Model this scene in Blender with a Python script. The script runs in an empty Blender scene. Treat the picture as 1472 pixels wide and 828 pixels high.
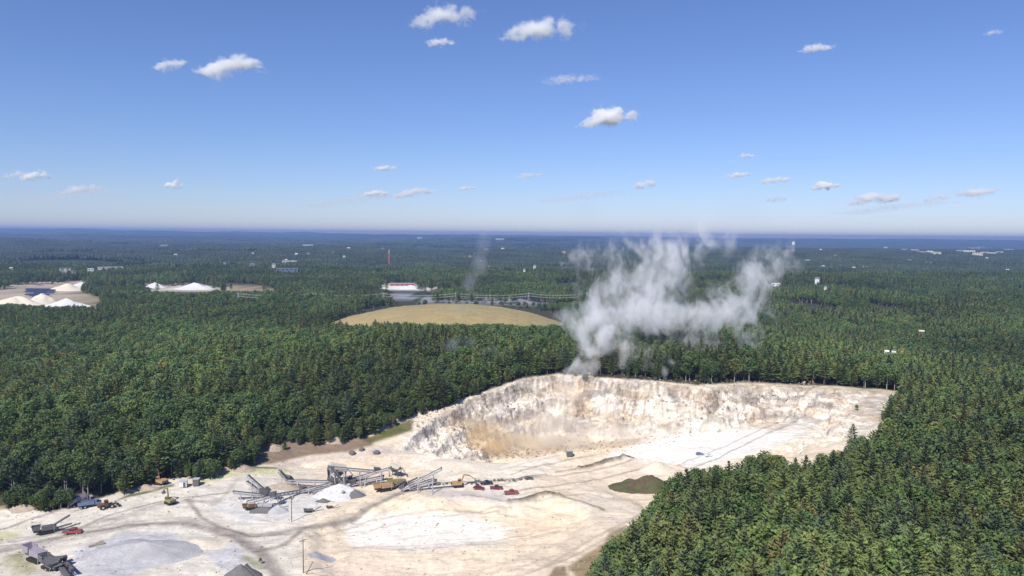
import bpy, bmesh, math, random
import numpy as np
from mathutils import Vector, Matrix

# ------------------------------------------------------------------ camera, sky, sun, exposure
SC = bpy.context.scene
COL = SC.collection
CAM_H = 100.0
FPX = 629.0                       # focal length in photo pixels (photo is 881 px wide)
PITCH = math.atan(45.7/FPX)
ROLL = math.radians(0.533)
F_ = np.array([0, math.cos(PITCH), -math.sin(PITCH)])
U0 = np.array([0, math.sin(PITCH), math.cos(PITCH)])
X0 = np.array([1.0, 0, 0])
R_ = math.cos(ROLL)*X0 + math.sin(ROLL)*U0
U_ = -math.sin(ROLL)*X0 + math.cos(ROLL)*U0
cam = bpy.data.objects.new('camera', bpy.data.cameras.new('camera'))
COL.objects.link(cam)
cam.data.sensor_width = 36.0
cam.data.lens = 36.0*FPX/881.0
cam.data.clip_start = 1.0
cam.data.clip_end = 90000.0
mw = Matrix(((R_[0], U_[0], -F_[0], 0), (R_[1], U_[1], -F_[1], 0), (R_[2], U_[2], -F_[2], CAM_H), (0, 0, 0, 1)))
cam.matrix_world = mw
SC.camera = cam

SUN_EL = math.radians(48)
SUN_AZ = math.radians(-152)       # clockwise from +Y (straight ahead): the sun stands behind the camera, to the left
sdir = Vector((math.sin(SUN_AZ)*math.cos(SUN_EL), math.cos(SUN_AZ)*math.cos(SUN_EL), math.sin(SUN_EL)))
sl = bpy.data.lights.new('sun', 'SUN')
sl.energy = 4.6
sl.angle = math.radians(0.53)
sl.color = (1.0, 0.95, 0.88)
sun = bpy.data.objects.new('sun', sl)
COL.objects.link(sun)
sun.rotation_euler = sdir.to_track_quat('Z', 'Y').to_euler()
sun.location = (0, 0, 400)

W = bpy.data.worlds.new('World')
SC.world = W
W.use_nodes = True
wn = W.node_tree
bg = wn.nodes['Background']
sk = wn.nodes.new('ShaderNodeTexSky')
sk.sky_type = 'NISHITA'
sk.sun_disc = False
sk.sun_elevation = SUN_EL
sk.sun_rotation = SUN_AZ
sk.altitude = 0
sk.air_density = 1.0
sk.dust_density = 0.0
sk.ozone_density = 6.0
tint = wn.nodes.new('ShaderNodeMixRGB'); tint.blend_type = 'MULTIPLY'; tint.inputs[0].default_value = 1
tint.inputs[2].default_value = (.80, .805, 1.02, 1)      # shifts the sky colour towards blue
wn.links.new(sk.outputs[0], tint.inputs[1]); wn.links.new(tint.outputs[0], bg.inputs[0])
bg.inputs[1].default_value = 0.094

SC.render.engine = 'CYCLES'
SC.view_settings.view_transform = 'Standard'
SC.view_settings.look = 'None'
SC.view_settings.exposure = 0.35
SC.view_settings.gamma = 1.0
SC.view_settings.use_curve_mapping = False
cy = SC.cycles
cy.use_denoising = True
cy.max_bounces = 8
cy.diffuse_bounces = 2
cy.glossy_bounces = 2
cy.transmission_bounces = 2
cy.transparent_max_bounces = 8
cy.volume_bounces = 6
cy.volume_step_rate = .3
cy.volume_max_steps = 512
cy.use_adaptive_sampling = True
cy.adaptive_threshold = 0.01

# ------------------------------------------------------------------ projection helpers (photo pixel <-> world)
CX, CY = 440.5, 246.5
def ray(px, py):
    return F_*FPX + R_*(px-CX) + U_*(CY-py)
def at(px, py, z=0.0):
    """point at height z seen at photo pixel (px, py)"""
    d = ray(px, py)
    t = (z-CAM_H)/d[2]
    return Vector((d[0]*t, d[1]*t, z))
def pt(px, py, dist):
    """point at forward distance dist seen at the photo pixel"""
    d = ray(px, py)
    t = dist/d[1]
    return Vector((d[0]*t, d[1]*t, CAM_H+d[2]*t))
def proj(x, y, z):
    x = np.asarray(x, float); y = np.asarray(y, float); z = np.asarray(z, float)-CAM_H
    f = x*F_[0]+y*F_[1]+z*F_[2]
    r = x*R_[0]+y*R_[1]+z*R_[2]
    u = x*U_[0]+y*U_[1]+z*U_[2]
    f = np.where(f < 1e-3, 1e-3, f)
    return CX+FPX*r/f, CY-FPX*u/f

# ------------------------------------------------------------------ numpy noise
def _h(ix, iy, s):
    n = (ix.astype(np.int64)*374761393 + iy.astype(np.int64)*668265263 + s*1442695041) & 0x7fffffff
    n = ((n ^ (n >> 13))*1274126177) & 0x7fffffff
    n = n ^ (n >> 16)
    return (n & 0xffff)/65535.0
def vnoise(x, y, s=0):
    x = np.asarray(x, float); y = np.asarray(y, float)
    ix = np.floor(x); iy = np.floor(y)
    fx = x-ix; fy = y-iy
    fx = fx*fx*(3-2*fx); fy = fy*fy*(3-2*fy)
    ix = ix.astype(np.int64); iy = iy.astype(np.int64)
    a = _h(ix, iy, s); b = _h(ix+1, iy, s); c = _h(ix, iy+1, s); d = _h(ix+1, iy+1, s)
    return (a*(1-fx)+b*fx)*(1-fy)+(c*(1-fx)+d*fx)*fy
def fbm(x, y, o=4, s=0):
    v = 0; a = 0.5; t = 0
    for k in range(o):
        v = v + a*vnoise(x*2**k, y*2**k, s+k*7); t += a; a *= 0.5
    return v/t
def sstep(a, b, x):
    t = np.clip((x-a)/(b-a), 0, 1)
    return t*t*(3-2*t)
def seg_dist(x, y, pts, closed=False):
    d = np.full(np.shape(x), 1e9)
    n = len(pts)
    for i in range(n if closed else n-1):
        ax, ay = pts[i][:2]; bx, by = pts[(i+1) % n][:2]
        ex, ey = bx-ax, by-ay
        L = ex*ex+ey*ey+1e-12
        t = np.clip(((x-ax)*ex+(y-ay)*ey)/L, 0, 1)
        d = np.minimum(d, np.hypot(x-ax-t*ex, y-ay-t*ey))
    return d
def inside(x, y, pts):
    r = np.zeros(np.shape(x), bool)
    n = len(pts)
    for i in range(n):
        ax, ay = pts[i][:2]; bx, by = pts[(i+1) % n][:2]
        if ay == by: continue
        c = ((ay > y) != (by > y)) & (x < (bx-ax)*(y-ay)/(by-ay)+ax)
        r ^= c
    return r
def sdist(x, y, pts):
    d = seg_dist(x, y, pts, True)
    return np.where(inside(x, y, pts), d, -d)

# ------------------------------------------------------------------ terrain
CP = [(50,450,0),(150,450,0),(250,430,0),(350,415,0),(450,412,0),(550,445,0),(300,485,-1),(480,485,-1),(100,492,0),
      (0,445,0),(-80,445,0),(0,480,0),(200,440,0),(420,402,0),(520,400,0),(600,408,1),(330,397,1),(260,400,0),
      (0,430,2),(60,426,2),(130,408,2),(200,392,5),(240,374,8),(300,366,9),(360,350,12),(430,329,17),(480,321,19),
      (560,327,19),(640,328,16),(720,331,13),(780,335,12),(-60,400,6),(60,385,8),(180,340,14),(300,320,18),
      (420,300,22),(540,300,22),(660,300,16),(800,300,8),(60,310,12),(-60,310,8),(300,290,16),(150,285,12),
      (860,340,10),(960,380,10),(860,440,6),(960,480,4),(700,470,5),(600,480,3),(540,480,1),(700,420,7),(780,380,10),
      (200,560,0),(440,560,-1),(700,600,3),(0,560,0),(640,440,4)]
_cp = np.array([list(at(a, b, z)) for a, b, z in CP])
_D = np.hypot(_cp[:, None, 0]-_cp[None, :, 0], _cp[:, None, 1]-_cp[None, :, 1])
_cw = np.linalg.solve(_D+np.eye(len(_cp))*2.0, _cp[:, 2]-6.0)
def base_near(x, y):
    z = np.full(np.shape(x), 6.0)
    for (a, b, c), w in zip(_cp, _cw):
        z = z + w*np.hypot(x-a, y-b)
    return z
LFC = tuple(pt(388, 270, 770))[:2]
def base_far(x, y):
    d = np.hypot(x, y)
    z = (fbm(x/700., y/700., 3, 11)-0.5)*44*sstep(1350, 2600, y) + (fbm(x/1900., y/1500., 3, 5)-0.45)*120*sstep(2200, 5500, d)
    z = z + (fbm(x/330.+3, y/260., 3, 91)-.5)*26*sstep(440, 650, y)*sstep(2200, 1500, y)*(1-np.exp(-((x-LFC[0])/230.)**2-((y-770)/260.)**2))*sstep(-60, 40, x-y*.05)
    # low ridge to the right, the valley with the town behind it, then the far hills
    a = x/np.maximum(y, 1.0)
    rg = sstep(0.02, 0.35, a)
    z = z*(1-0.75*rg*sstep(3000, 4500, d)) + rg*(14*np.exp(-((y-4300)/900.)**2) - 62*sstep(5200, 6600, y)*(1-sstep(9500, 13500, y)))
    z = z + sstep(7000, 19000, y)*(18+78*fbm(x/2800., y/3000., 3, 21)+20*sstep(-0.1, -0.7, a))
    return z
PIT = [(338,393),(352,372),(366,357),(384,350),(402,342),(430,333),(450,326),(480,322),(520,325),(560,328),(600,331),
       (640,329),(680,331),(720,332),(777,337),(760,368),(740,392),(700,404),(640,408),(596,405),(560,397),(520,392),(480,391),
       (440,398),(400,397),(370,394)]
def pit_z(px): return float(np.interp(px, [338, 366, 480, 600, 777], [2, 11, 18, 17, 12]))
PITW = []
for a, b in PIT:
    z = pit_z(a) if b < 385 and not (a > 755) else (0.5 if b >= 385 else 9)
    PITW.append(tuple(at(a, b, z))[:2])
BAS = [(258,462),(270,447),(300,434),(345,425),(378,428),(400,425),(430,429),(445,429),(470,424),(500,430),(518,437),
       (512,452),(480,468),(440,484),(420,520),(300,520),(262,490)]
BASW = [tuple(at(a, b, 0))[:2] for a, b in BAS]
LINES = []   # (world polyline, half width m, colour, bump m, strength)
def wl(pts, w, colr, bump=0.0, k=1.0, z=0.0):
    LINES.append(([tuple(at(a, b, z))[:2] for a, b in pts], w, colr, bump, k))
DK = (0.16, 0.125, 0.095); TR = (0.30, 0.265, 0.235)
wl([(-20,476),(0,472),(30,465),(60,459),(100,454),(130,450),(160,449),(185,454),(205,461),(222,472)], 2.3, TR, -0.15, .9)
wl([(-20,466),(20,461),(60,455),(100,446),(140,433),(165,430)], 1.5, TR, 0, .55)
wl([(0,484),(40,466),(90,459),(125,451)], 1.2, TR, 0, .5)
wl([(222,472),(232,480),(240,492),(246,506)], 2.2, TR, -0.15, .9)
wl([(222,472),(240,468),(252,461),(262,452),(285,445),(310,436),(345,423)], 1.1, DK, -0.1, .75)
wl([(185,452),(215,458),(245,456),(285,446),(320,432),(350,421),(372,415)], 1.4, TR, 0, .8)
wl([(163,431),(170,440),(180,448),(190,455),(205,461)], .9, TR, 0, .35)
wl([(163,430),(185,434),(195,425),(205,414)], 1.0, TR, 0, .45)
wl([(0,454),(40,444),(63,437),(80,431)], 0.8, DK, 0.5, .7)
wl([(498,401.5),(508,400),(520,397),(532,396),(545,393)], 1.1, (0.06,0.05,0.03), 1.4, 1)
wl([(478,405),(498,401.5)], 0.8, DK, .5, .7)
wl([(438,430),(452,428),(462,425),(470,423),(482,425)], 1.3, (0.07,0.065,0.035), 1.2, 1)
wl([(482,425),(500,430),(519,436.5)], 0.7, (0.13,0.12,0.06), .6, .9)
wl([(398,425),(415,426),(438,430)], 0.6, DK, .5, .6)
wl([(385,436),(410,433),(440,432)], 0.6, DK, .3, .45)
wl([(440,408),(465,401),(490,396),(510,394)], 0.6, DK, .4, .55)
wl([(430,404),(455,398),(480,394)], 0.5, DK, .2, .35)
wl([(370,416.5),(395,415),(418,414),(445,412.5),(470,408)], 0.9, (0.12,0.10,0.07), .9, .8)
wl([(470,483),(500,467),(530,452),(552,440)], 0.8, DK, .3, .35)
wl([(520,421),(540,430),(565,440)], 1.6, (0.55,0.44,0.32), .2, .5)
wl([(270,470),(310,460),(350,452),(390,446)], 0.7, DK, 0, .22)
wl([(300,452),(330,442),(360,436)], 0.5, DK, 0, .25)
GRN = (0.50, 0.49, 0.26)
wl([(170,417),(200,411),(225,408),(246,406)], 2.6, GRN, .4, 1)
wl([(188,409),(205,408),(220,406.5),(236,405)], 1.1, (0.05,0.07,0.02), .6, .9)
wl([(-20,462),(0,459.5),(8,459)], 3.2, GRN, 0, 1)
wl([(12,478),(22,490)], 3.6, (0.26,0.25,0.12), .5, .8)
wl([(212,478),(226,486)], 1.6, (0.14,0.16,0.06), 0, .7)
wl([(690,388),(712,376),(740,356),(752,345)], 1.6, (0.36,0.27,0.19), .3, .4, 5)

_r = random.Random(12)
for base, n_ in (([(-20,470),(30,463),(60,457),(100,452),(130,448),(160,447),(185,452),(205,459),(225,474),(245,505)], 5),
                 ([(222,470),(250,460),(285,446),(320,433),(350,422),(385,417)], 5), ([(160,428),(172,441),(190,450),(215,457),(250,456)], 2),
                 ([(430,420),(480,412),(520,405),(560,398),(620,384),(680,362),(715,348)], 4), ([(380,400),(440,404),(500,402),(560,394)], 3),
                 ([(560,440),(530,456),(490,474),(440,492)], 4), ([(450,425),(500,418),(545,428),(560,440)], 3), ([(60,458),(100,443),(140,431),(200,424)], 3),
                 ([(300,446),(350,438),(400,437),(450,440)], 3), ([(290,462),(350,462),(420,458),(480,448)], 3)):
    for i in range(n_):
        ox, oy = _r.uniform(-5, 5), _r.uniform(-4.5, 4.5); w1 = _r.uniform(-2, 2)
        wl([(a+ox+_r.uniform(-2, 2), b+oy+w1*j/len(base)+_r.uniform(-.5, .5)) for j, (a, b) in enumerate(base)], _r.uniform(.32, .6), _r.choice([DK, TR, TR, (.42,.36,.29)]), 0, _r.uniform(.25, .6))

def landfill(x, y):
    cx, cy = LFC
    e = ((x-cx)/138.)**2+((y-cy)/112.)**2
    return np.where(e < 1, (1-np.clip(e, 0, 1))**.85, 0)
LFC = tuple(pt(388, 270, 770))[:2]

def terrain(x, y, full=True):
    x = np.asarray(x, float); y = np.asarray(y, float)
    d = np.hypot(x, y-300)
    k = sstep(215, 430, d)
    zn = np.clip(base_near(x, y), -12, 26)
    z = zn*(1-k)+base_far(x, y)*k
    z = z + landfill(x, y)*26
    if not full: return z
    z = np.array(z)
    m = (d < 520) & (y > 120)
    if np.any(m):
        xs, ys = x[m], y[m]
        zz = z[m]
        s = sdist(xs, ys, PITW)
        u, v = proj(xs, ys, zz)
        wob = (fbm(xs/14., ys/14., 4, 3)-0.5)*(5+9*sstep(430, 500, u))
        back = sstep(388, 372, v)*sstep(750, 715, u)
        back = np.maximum(back, sstep(400, 380, u)*sstep(392, 380, v)*.8)
        wd = 16*(1-back)+26*back + 22*sstep(690, 750, u)
        s2 = np.where(s > 0, s+wob*back*sstep(0, 10, s), s)
        fl = np.interp(u, [340, 370, 420, 520, 600, 700, 780], [-1, -9, -12, -10, -4, 3, 7])
        t = np.clip(s2/wd, 0, 1)
        # benches on the high wall
        nb = 3.0
        tb = (np.floor(t*nb)+sstep(0.30, 0.62, t*nb-np.floor(t*nb)))/nb
        prof = t*(1-back*.75)+tb*back*.75
        prof = np.where(s > 0, prof, 0)
        rough = (fbm(xs/3., ys/3., 4, 9)-0.5)*2.0*back*sstep(0, 3, s)*sstep(1.5, 0.7, s/wd)
        blk = np.round(vnoise(xs/4.5+zz/3., ys/3.2, 61)*4)/4+.5*np.round(vnoise(xs/2.0, ys/2.4, 62)*3)/3-.75
        rough = rough+blk*3.0*back*sstep(1, 5, s)*sstep(1.3, .8, s/wd)
        zz = zz+(fl-zz)*prof+rough
        b = sdist(xs, ys, BASW)
        zz = zz-2.6*sstep(0, 9, b+(fbm(xs/6., ys/6., 3, 4)-.5)*5)
        zz = zz+(fbm(xs/25., ys/25., 4, 8)-0.5)*2.2*(0.4+0.6*sstep(0, 20, np.abs(s)))+(fbm(xs/5., ys/5., 3, 18)-0.5)*0.9
        for pl, w, c, bump, kk in LINES:
            if bump:
                q = seg_dist(xs, ys, pl)
                zz = zz+bump*np.exp(-(q/(w*.8))**2)
        z[m] = zz
    return z
def gz(x, y):
    return float(terrain(np.array([x]), np.array([y]))[0])
def on(px, py, z=0.0, n=4):
    """ground point seen at the photo pixel"""
    for _ in range(n):
        p = at(px, py, z)
        z = .3*z+.7*gz(p.x, p.y)
    p = at(px, py, z)
    p.z = gz(p.x, p.y)
    return p

# ------------------------------------------------------------------ materials
def nt(name):
    m = bpy.data.materials.new(name)
    m.use_nodes = True
    n = m.node_tree
    return m, n, n.nodes['Principled BSDF'], n.nodes['Material Output']
def N(n, t, **k):
    o = n.nodes.new('ShaderNode'+t)
    for a, b in k.items(): setattr(o, a, b)
    return o
def math_(n, op, a, b=None, clamp=False):
    o = N(n, 'Math', operation=op); o.use_clamp = clamp
    for i, v in enumerate((a, b)):
        if v is None: continue
        if isinstance(v, (int, float)): o.inputs[i].default_value = v
        else: n.links.new(v, o.inputs[i])
    return o.outputs[0]
def simple(name, c, rough=.7, metal=0.0, var=.25, scale=1.5):
    m, n, b, o = nt(name)
    tc = N(n, 'TexCoord'); no = N(n, 'TexNoise')
    no.inputs['Scale'].default_value = scale; no.inputs['Detail'].default_value = 4
    n.links.new(tc.outputs['Object'], no.inputs['Vector'])
    mx = N(n, 'MixRGB', blend_type='MULTIPLY'); mx.inputs[0].default_value = 1
    rp = N(n, 'ValToRGB')
    rp.color_ramp.elements[0].position = .3; rp.color_ramp.elements[1].position = .7
    lo = 1-var; rp.color_ramp.elements[0].color = (lo, lo*.98, lo*.95, 1); rp.color_ramp.elements[1].color = (1, 1, 1, 1)
    n.links.new(no.outputs[0], rp.inputs[0])
    mx.inputs[1].default_value = (*c, 1)
    n.links.new(rp.outputs[0], mx.inputs[2])
    n.links.new(mx.outputs[0], b.inputs['Base Color'])
    b.inputs['Roughness'].default_value = rough; b.inputs['Metallic'].default_value = metal
    return m
M = {}
for nm, c, r, me in [('steel', (.50,.49,.52), .6, 0), ('dark_steel', (.13,.125,.13), .6, 0), ('belt', (.12,.115,.11), .85, 0),
                     ('yellow', (.62,.38,.06), .5, 0), ('orange', (.46,.30,.15), .5, 0), ('olive', (.28,.24,.10), .6, 0), ('red', (.32,.08,.08), .35, 0), ('dark_red', (.17,.035,.045), .35, 0),
                     ('navy', (.02,.025,.07), .3, 0), ('blue', (.16,.22,.34), .45, 0), ('white', (.78,.78,.76), .5, 0), ('cream', (.66,.62,.52), .6, 0),
                     ('glass', (.02,.025,.03), .1, 0), ('rubber', (.02,.02,.02), .9, 0), ('brown', (.16,.09,.05), .7, 0), ('lilac', (.33,.29,.34), .8, 0),
                     ('green', (.08,.16,.07), .5, 0), ('wood', (.15,.11,.07), .8, 0), ('roof_grey', (.16,.16,.17), .8, 0), ('roof_red', (.34,.09,.07), .8, 0),
                     ('brick', (.36,.12,.10), .8, 0), ('solar', (.035,.04,.09), .35, 0), ('concrete', (.48,.47,.45), .85, 0), ('water', (.04,.06,.08), .08, 0)]:
    M[nm] = simple(nm, c, r, me)
def gravel(name, c, var=.3):
    m, n, b, o = nt(name)
    tc = N(n, 'TexCoord'); a = N(n, 'TexNoise'); a.inputs['Scale'].default_value = .9; a.inputs['Detail'].default_value = 8; a.inputs['Roughness'].default_value = .75
    n.links.new(tc.outputs['Object'], a.inputs['Vector'])
    rp = N(n, 'ValToRGB')
    rp.color_ramp.elements[0].position = .32; rp.color_ramp.elements[1].position = .68
    rp.color_ramp.elements[0].color = tuple(v*(1-var) for v in c)+(1,); rp.color_ramp.elements[1].color = tuple(min(v*(1+var*.4), .85) for v in c)+(1,)
    n.links.new(a.outputs[0], rp.inputs[0]); n.links.new(rp.outputs[0], b.inputs['Base Color'])
    bp = N(n, 'Bump'); bp.inputs['Strength'].default_value = .6; bp.inputs['Distance'].default_value = .6
    n.links.new(a.outputs[0], bp.inputs['Height']); n.links.new(bp.outputs[0], b.inputs['Normal'])
    b.inputs['Roughness'].default_value = .95
    return m
M['grey_gravel'] = gravel('grey_gravel', (.47,.46,.46))
M['dark_gravel'] = gravel('dark_gravel', (.16,.155,.15))
M['white_gravel'] = gravel('white_gravel', (.64,.63,.61), .35)
M['sand'] = gravel('sand', (.66,.58,.46), .2)
M['tan_rock'] = gravel('tan_rock', (.42,.34,.26), .4)
M['brown_soil'] = gravel('brown_soil', (.115,.078,.048), .45)
def patchy(m, c2, scale, lo, hi):
    n = m.node_tree; b = n.nodes['Principled BSDF']; src = b.inputs['Base Color'].links[0].from_socket
    tc = N(n, 'TexCoord'); q = N(n, 'TexNoise'); q.inputs['Scale'].default_value = scale; q.inputs['Detail'].default_value = 7; q.inputs['Roughness'].default_value = .7
    n.links.new(tc.outputs['Object'], q.inputs['Vector'])
    mr = N(n, 'MapRange'); mr.inputs['From Min'].default_value = lo; mr.inputs['From Max'].default_value = hi; n.links.new(q.outputs[0], mr.inputs['Value'])
    mx = N(n, 'MixRGB'); n.links.new(mr.outputs[0], mx.inputs[0]); n.links.new(src, mx.inputs[1]); mx.inputs[2].default_value = (*c2, 1); n.links.new(mx.outputs[0], b.inputs['Base Color'])
patchy(M['brown_soil'], (.080,.095,.032), .22, .42, .58)
patchy(M['grey_gravel'], (.36,.35,.35), .12, .45, .62)
patchy(M['white_gravel'], (.40,.39,.38), .5, .60, .66)
M['dry_grass'] = gravel('dry_grass', (.30,.24,.12), .3)

def foliage(name, cols, transl=.25):
    m, n, b, o = nt(name)
    oi = N(n, 'ObjectInfo')
    rp = N(n, 'ValToRGB')
    rp.color_ramp.interpolation = 'LINEAR'
    el = rp.color_ramp.elements
    while len(el) < len(cols): el.new(.5)
    for e, (p, c) in zip(el, cols): e.position = p; e.color = (*c, 1)
    n.links.new(oi.outputs['Random'], rp.inputs[0])
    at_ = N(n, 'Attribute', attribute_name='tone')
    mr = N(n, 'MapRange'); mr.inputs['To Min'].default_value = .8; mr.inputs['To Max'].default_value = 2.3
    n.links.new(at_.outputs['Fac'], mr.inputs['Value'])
    # broad patches of tone; the dark ones paint valley shade into the leaf colour
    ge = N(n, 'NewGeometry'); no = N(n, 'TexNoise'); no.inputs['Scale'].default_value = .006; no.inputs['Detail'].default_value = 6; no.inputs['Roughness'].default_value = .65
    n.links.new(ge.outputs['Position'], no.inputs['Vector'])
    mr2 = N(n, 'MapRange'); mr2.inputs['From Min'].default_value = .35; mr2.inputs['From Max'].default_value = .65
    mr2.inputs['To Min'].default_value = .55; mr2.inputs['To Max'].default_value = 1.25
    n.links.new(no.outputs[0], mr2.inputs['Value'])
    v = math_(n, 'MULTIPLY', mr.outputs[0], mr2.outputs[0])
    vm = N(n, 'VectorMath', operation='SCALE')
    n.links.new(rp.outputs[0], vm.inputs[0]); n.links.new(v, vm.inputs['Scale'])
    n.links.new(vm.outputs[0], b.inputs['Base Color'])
    b.inputs['Roughness'].default_value = .6
    b.inputs['Specular IOR Level'].default_value = .25
    tr = N(n, 'BsdfTranslucent'); n.links.new(vm.outputs[0], tr.inputs['Color'])
    mx = N(n, 'MixShader'); mx.inputs[0].default_value = transl
    n.links.new(b.outputs[0], mx.inputs[1]); n.links.new(tr.outputs[0], mx.inputs[2]); n.links.new(mx.outputs[0], o.inputs['Surface'])
    return m
PINE = [(0,(.064,.096,.034)),(.25,(.090,.120,.038)),(.5,(.108,.136,.038)),(.72,(.056,.088,.044)),(.90,(.108,.128,.038)),(.985,(.125,.122,.040)),(1,(.135,.118,.042))]
BROAD = [(0,(.062,.104,.032)),(.3,(.084,.126,.036)),(.6,(.056,.092,.038)),(.85,(.098,.132,.036)),(.97,(.115,.126,.038)),(1,(.125,.115,.042))]
M['needles'] = foliage('pine_needles', PINE, .2)
M['leaves'] = foliage('leaves', BROAD, .25)
M['canopy'] = foliage('canopy', [(0,(.020,.034,.020)),(.4,(.028,.044,.024)),(.8,(.034,.048,.026)),(1,(.044,.052,.026))], .1)  # crown self-shadow is put into these darkened greens
M['bark'] = simple('bark', (.17,.13,.10), .9, 0, .4, 3)
M['pale_bark'] = simple('pale_bark', (.38,.34,.29), .9, 0, .3, 3)

# ------------------------------------------------------------------ object helpers
def mesh(name, V, Fc, mat, parent=None, smooth=False, mats=None, mi=None):
    me = bpy.data.meshes.new(name)
    me.from_pydata([tuple(v) for v in V], [], [tuple(f) for f in Fc])
    if mats:
        for m in mats: me.materials.append(m)
        me.polygons.foreach_set('material_index', mi)
    elif mat: me.materials.append(mat)
    if smooth: me.polygons.foreach_set('use_smooth', [True]*len(me.polygons))
    me.update()
    o = bpy.data.objects.new(name, me)
    COL.objects.link(o)
    if parent is not None: o.parent = parent
    return o
def tag(o, label=None, cat=None, group=None, kind=None):
    if label: o['label'] = label
    if cat: o['category'] = cat
    if group: o['group'] = group
    if kind: o['kind'] = kind
    return o
def empty(name, loc, rz=0.0, label=None, cat=None, group=None, sc=1.0):
    o = bpy.data.objects.new(name, None)
    COL.objects.link(o)
    o.location = loc; o.rotation_euler = (0, 0, rz); o.scale = (sc,)*3
    o.empty_display_size = .5
    return tag(o, label, cat, group)
class MB:
    def __init__(s): s.V = []; s.F = []
    def box(s, c, d, rot=None, taper=1.0):
        b = len(s.V)
        for k in (-1, 1):
            t = taper if k > 0 else 1.0
            for i, j in ((-1,-1),(1,-1),(1,1),(-1,1)):
                v = Vector((i*d[0]/2*t, j*d[1]/2*t, k*d[2]/2))
                if rot is not None: v = rot @ v
                s.V.append(v+Vector(c))
        s.F += [(b,b+3,b+2,b+1),(b+4,b+5,b+6,b+7),(b,b+1,b+5,b+4),(b+1,b+2,b+6,b+5),(b+2,b+3,b+7,b+6),(b+3,b,b+4,b+7)]
        return s
    def bar(s, a, b_, w, h=None):
        a = Vector(a); b_ = Vector(b_); h = h or w
        d = b_-a; L = d.length
        if L < 1e-6: return s
        return s.box((a+b_)/2, (w, h, L), d.to_track_quat('Z', 'Y').to_matrix())
    def tube(s, a, b_, r0, r1=None, n=8):
        r1 = r0 if r1 is None else r1
        a = Vector(a); b_ = Vector(b_); d = (b_-a).normalized()
        q = d.to_track_quat('Z', 'Y').to_matrix(); k = len(s.V)
        for P, r in ((a, r0), (b_, r1)):
            for i in range(n):
                t = 2*math.pi*i/n
                s.V.append(P+q @ Vector((r*math.cos(t), r*math.sin(t), 0)))
        for i in range(n):
            j = (i+1) % n
            s.F.append((k+i, k+j, k+n+j, k+n+i))
        s.F.append(tuple(k+n-1-i for i in range(n))); s.F.append(tuple(k+n+i for i in range(n)))
        return s
    def prism(s, prof, y0, y1):
        """profile in xz, extruded along y"""
        k = len(s.V); n = len(prof)
        for y in (y0, y1):
            for x, z in prof: s.V.append(Vector((x, y, z)))
        for i in range(n):
            j = (i+1) % n
            s.F.append((k+i, k+j, k+n+j, k+n+i))
        s.F.append(tuple(k+n-1-i for i in range(n))); s.F.append(tuple(k+n+i for i in range(n)))
        return s
    def build(s, name, mat, parent=None, label=None):
        o = mesh(name, s.V, s.F, mat, parent)
        bm = bmesh.new(); bm.from_mesh(o.data); bmesh.ops.recalc_face_normals(bm, faces=bm.faces); bm.to_mesh(o.data); bm.free()
        if label: o['label'] = label
        return o
def dup(o, parent=None):
    c = o.copy(); COL.objects.link(c)
    if parent is not None: c.parent = parent
    for ch in list(o.children): dup(ch, c)
    return c

# ------------------------------------------------------------------ ground: one sheet to the horizon
def axis(fine0, fine1, step, out0, out1, g=1.13):
    mid = list(np.arange(fine0, fine1+step*.5, step))
    lo = []; p = fine0; s = step
    while p > out0: s *= g; p -= s; lo.append(p)
    hi = []; p = mid[-1]; s = step
    while p < out1: s *= g; p += s; hi.append(p)
    return np.array(lo[::-1]+mid+hi)
gx = axis(-320, 320, .85, -21000, 21000)
gy = axis(200, 440, .85, -400, 23000, 1.09)
GX, GY = np.meshgrid(gx, gy)
xf, yf = GX.ravel(), GY.ravel()
zf = terrain(xf, yf)
nx, ny = len(gx), len(gy)
idx = np.arange(nx*ny).reshape(ny, nx)
quads = np.stack([idx[:-1, :-1], idx[:-1, 1:], idx[1:, 1:], idx[1:, :-1]], -1).reshape(-1, 4)
gm = bpy.data.meshes.new('ground')
gm.vertices.add(nx*ny)
# colours
pu, pv = proj(xf, yf, zf)
wobx = (fbm(xf/9., yf/9., 4, 31)-.5)*9; woby = (fbm(xf/9., yf/9., 4, 32)-.5)*4
qu, qv = pu+wobx, pv+woby*.8
OPEN = [(-400,437),(0,436),(25,436),(45,437.5),(66,433),(84,427.5),(112,418.5),(150,410),(180,406.5),(200,399),(212,393),(222,380),(245,377),(275,375),(300,371),(330,363),
        (350,356),(365,352),(382,348),(402,340),(430,331),(450,324),(480,320),(520,323),(560,326),(600,330),(640,327.5),(680,329.5),(720,331),(779,335.5),
        (768,350),(764,362),(745,373),(728,383),(712,388),(700,390),(684,394),(664,391),(650,388),(640,394),(620,400),(606,402),(585,405),(575,412),(562,420),
        (566,430),(556,437),(542,452),(534,460),(520,470),(514,482),(506,494),(500,560),(-400,700)]
OPENW = None
def poly_px(pts): return inside(qu, qv, pts) & (yf > 100)
near = (yf > 120) & (np.abs(xf) < 700) & (yf < 700)
n1 = fbm(xf/30., yf/30., 5, 41); n2 = fbm(xf/6., yf/6., 4, 42); n3 = fbm(xf/2.2, yf/2.2, 3, 43)
FL = np.array([.062,.055,.032])
col = np.tile(FL, (len(xf), 1))
farw = sstep(600, 1500, np.hypot(xf, yf))[:, None]
col = col*(1-farw)+np.array([.040,.055,.032])*farw
def blend(mask, c, soft=None):
    global col
    w = mask.astype(float) if mask.dtype == bool else mask
    col = col*(1-w[:, None])+np.array(c)*w[:, None]
sd_open = np.full(len(xf), -99.)
OPENG = [(a+(11 if a > 514 and b > 337 else 0), b+(9 if a > 514 and b > 337 else 0)) for a, b in OPEN]
sd_open[near] = sdist(pu[near]+wobx[near]*.25, pv[near]+woby[near]*.4, OPENG)
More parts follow.
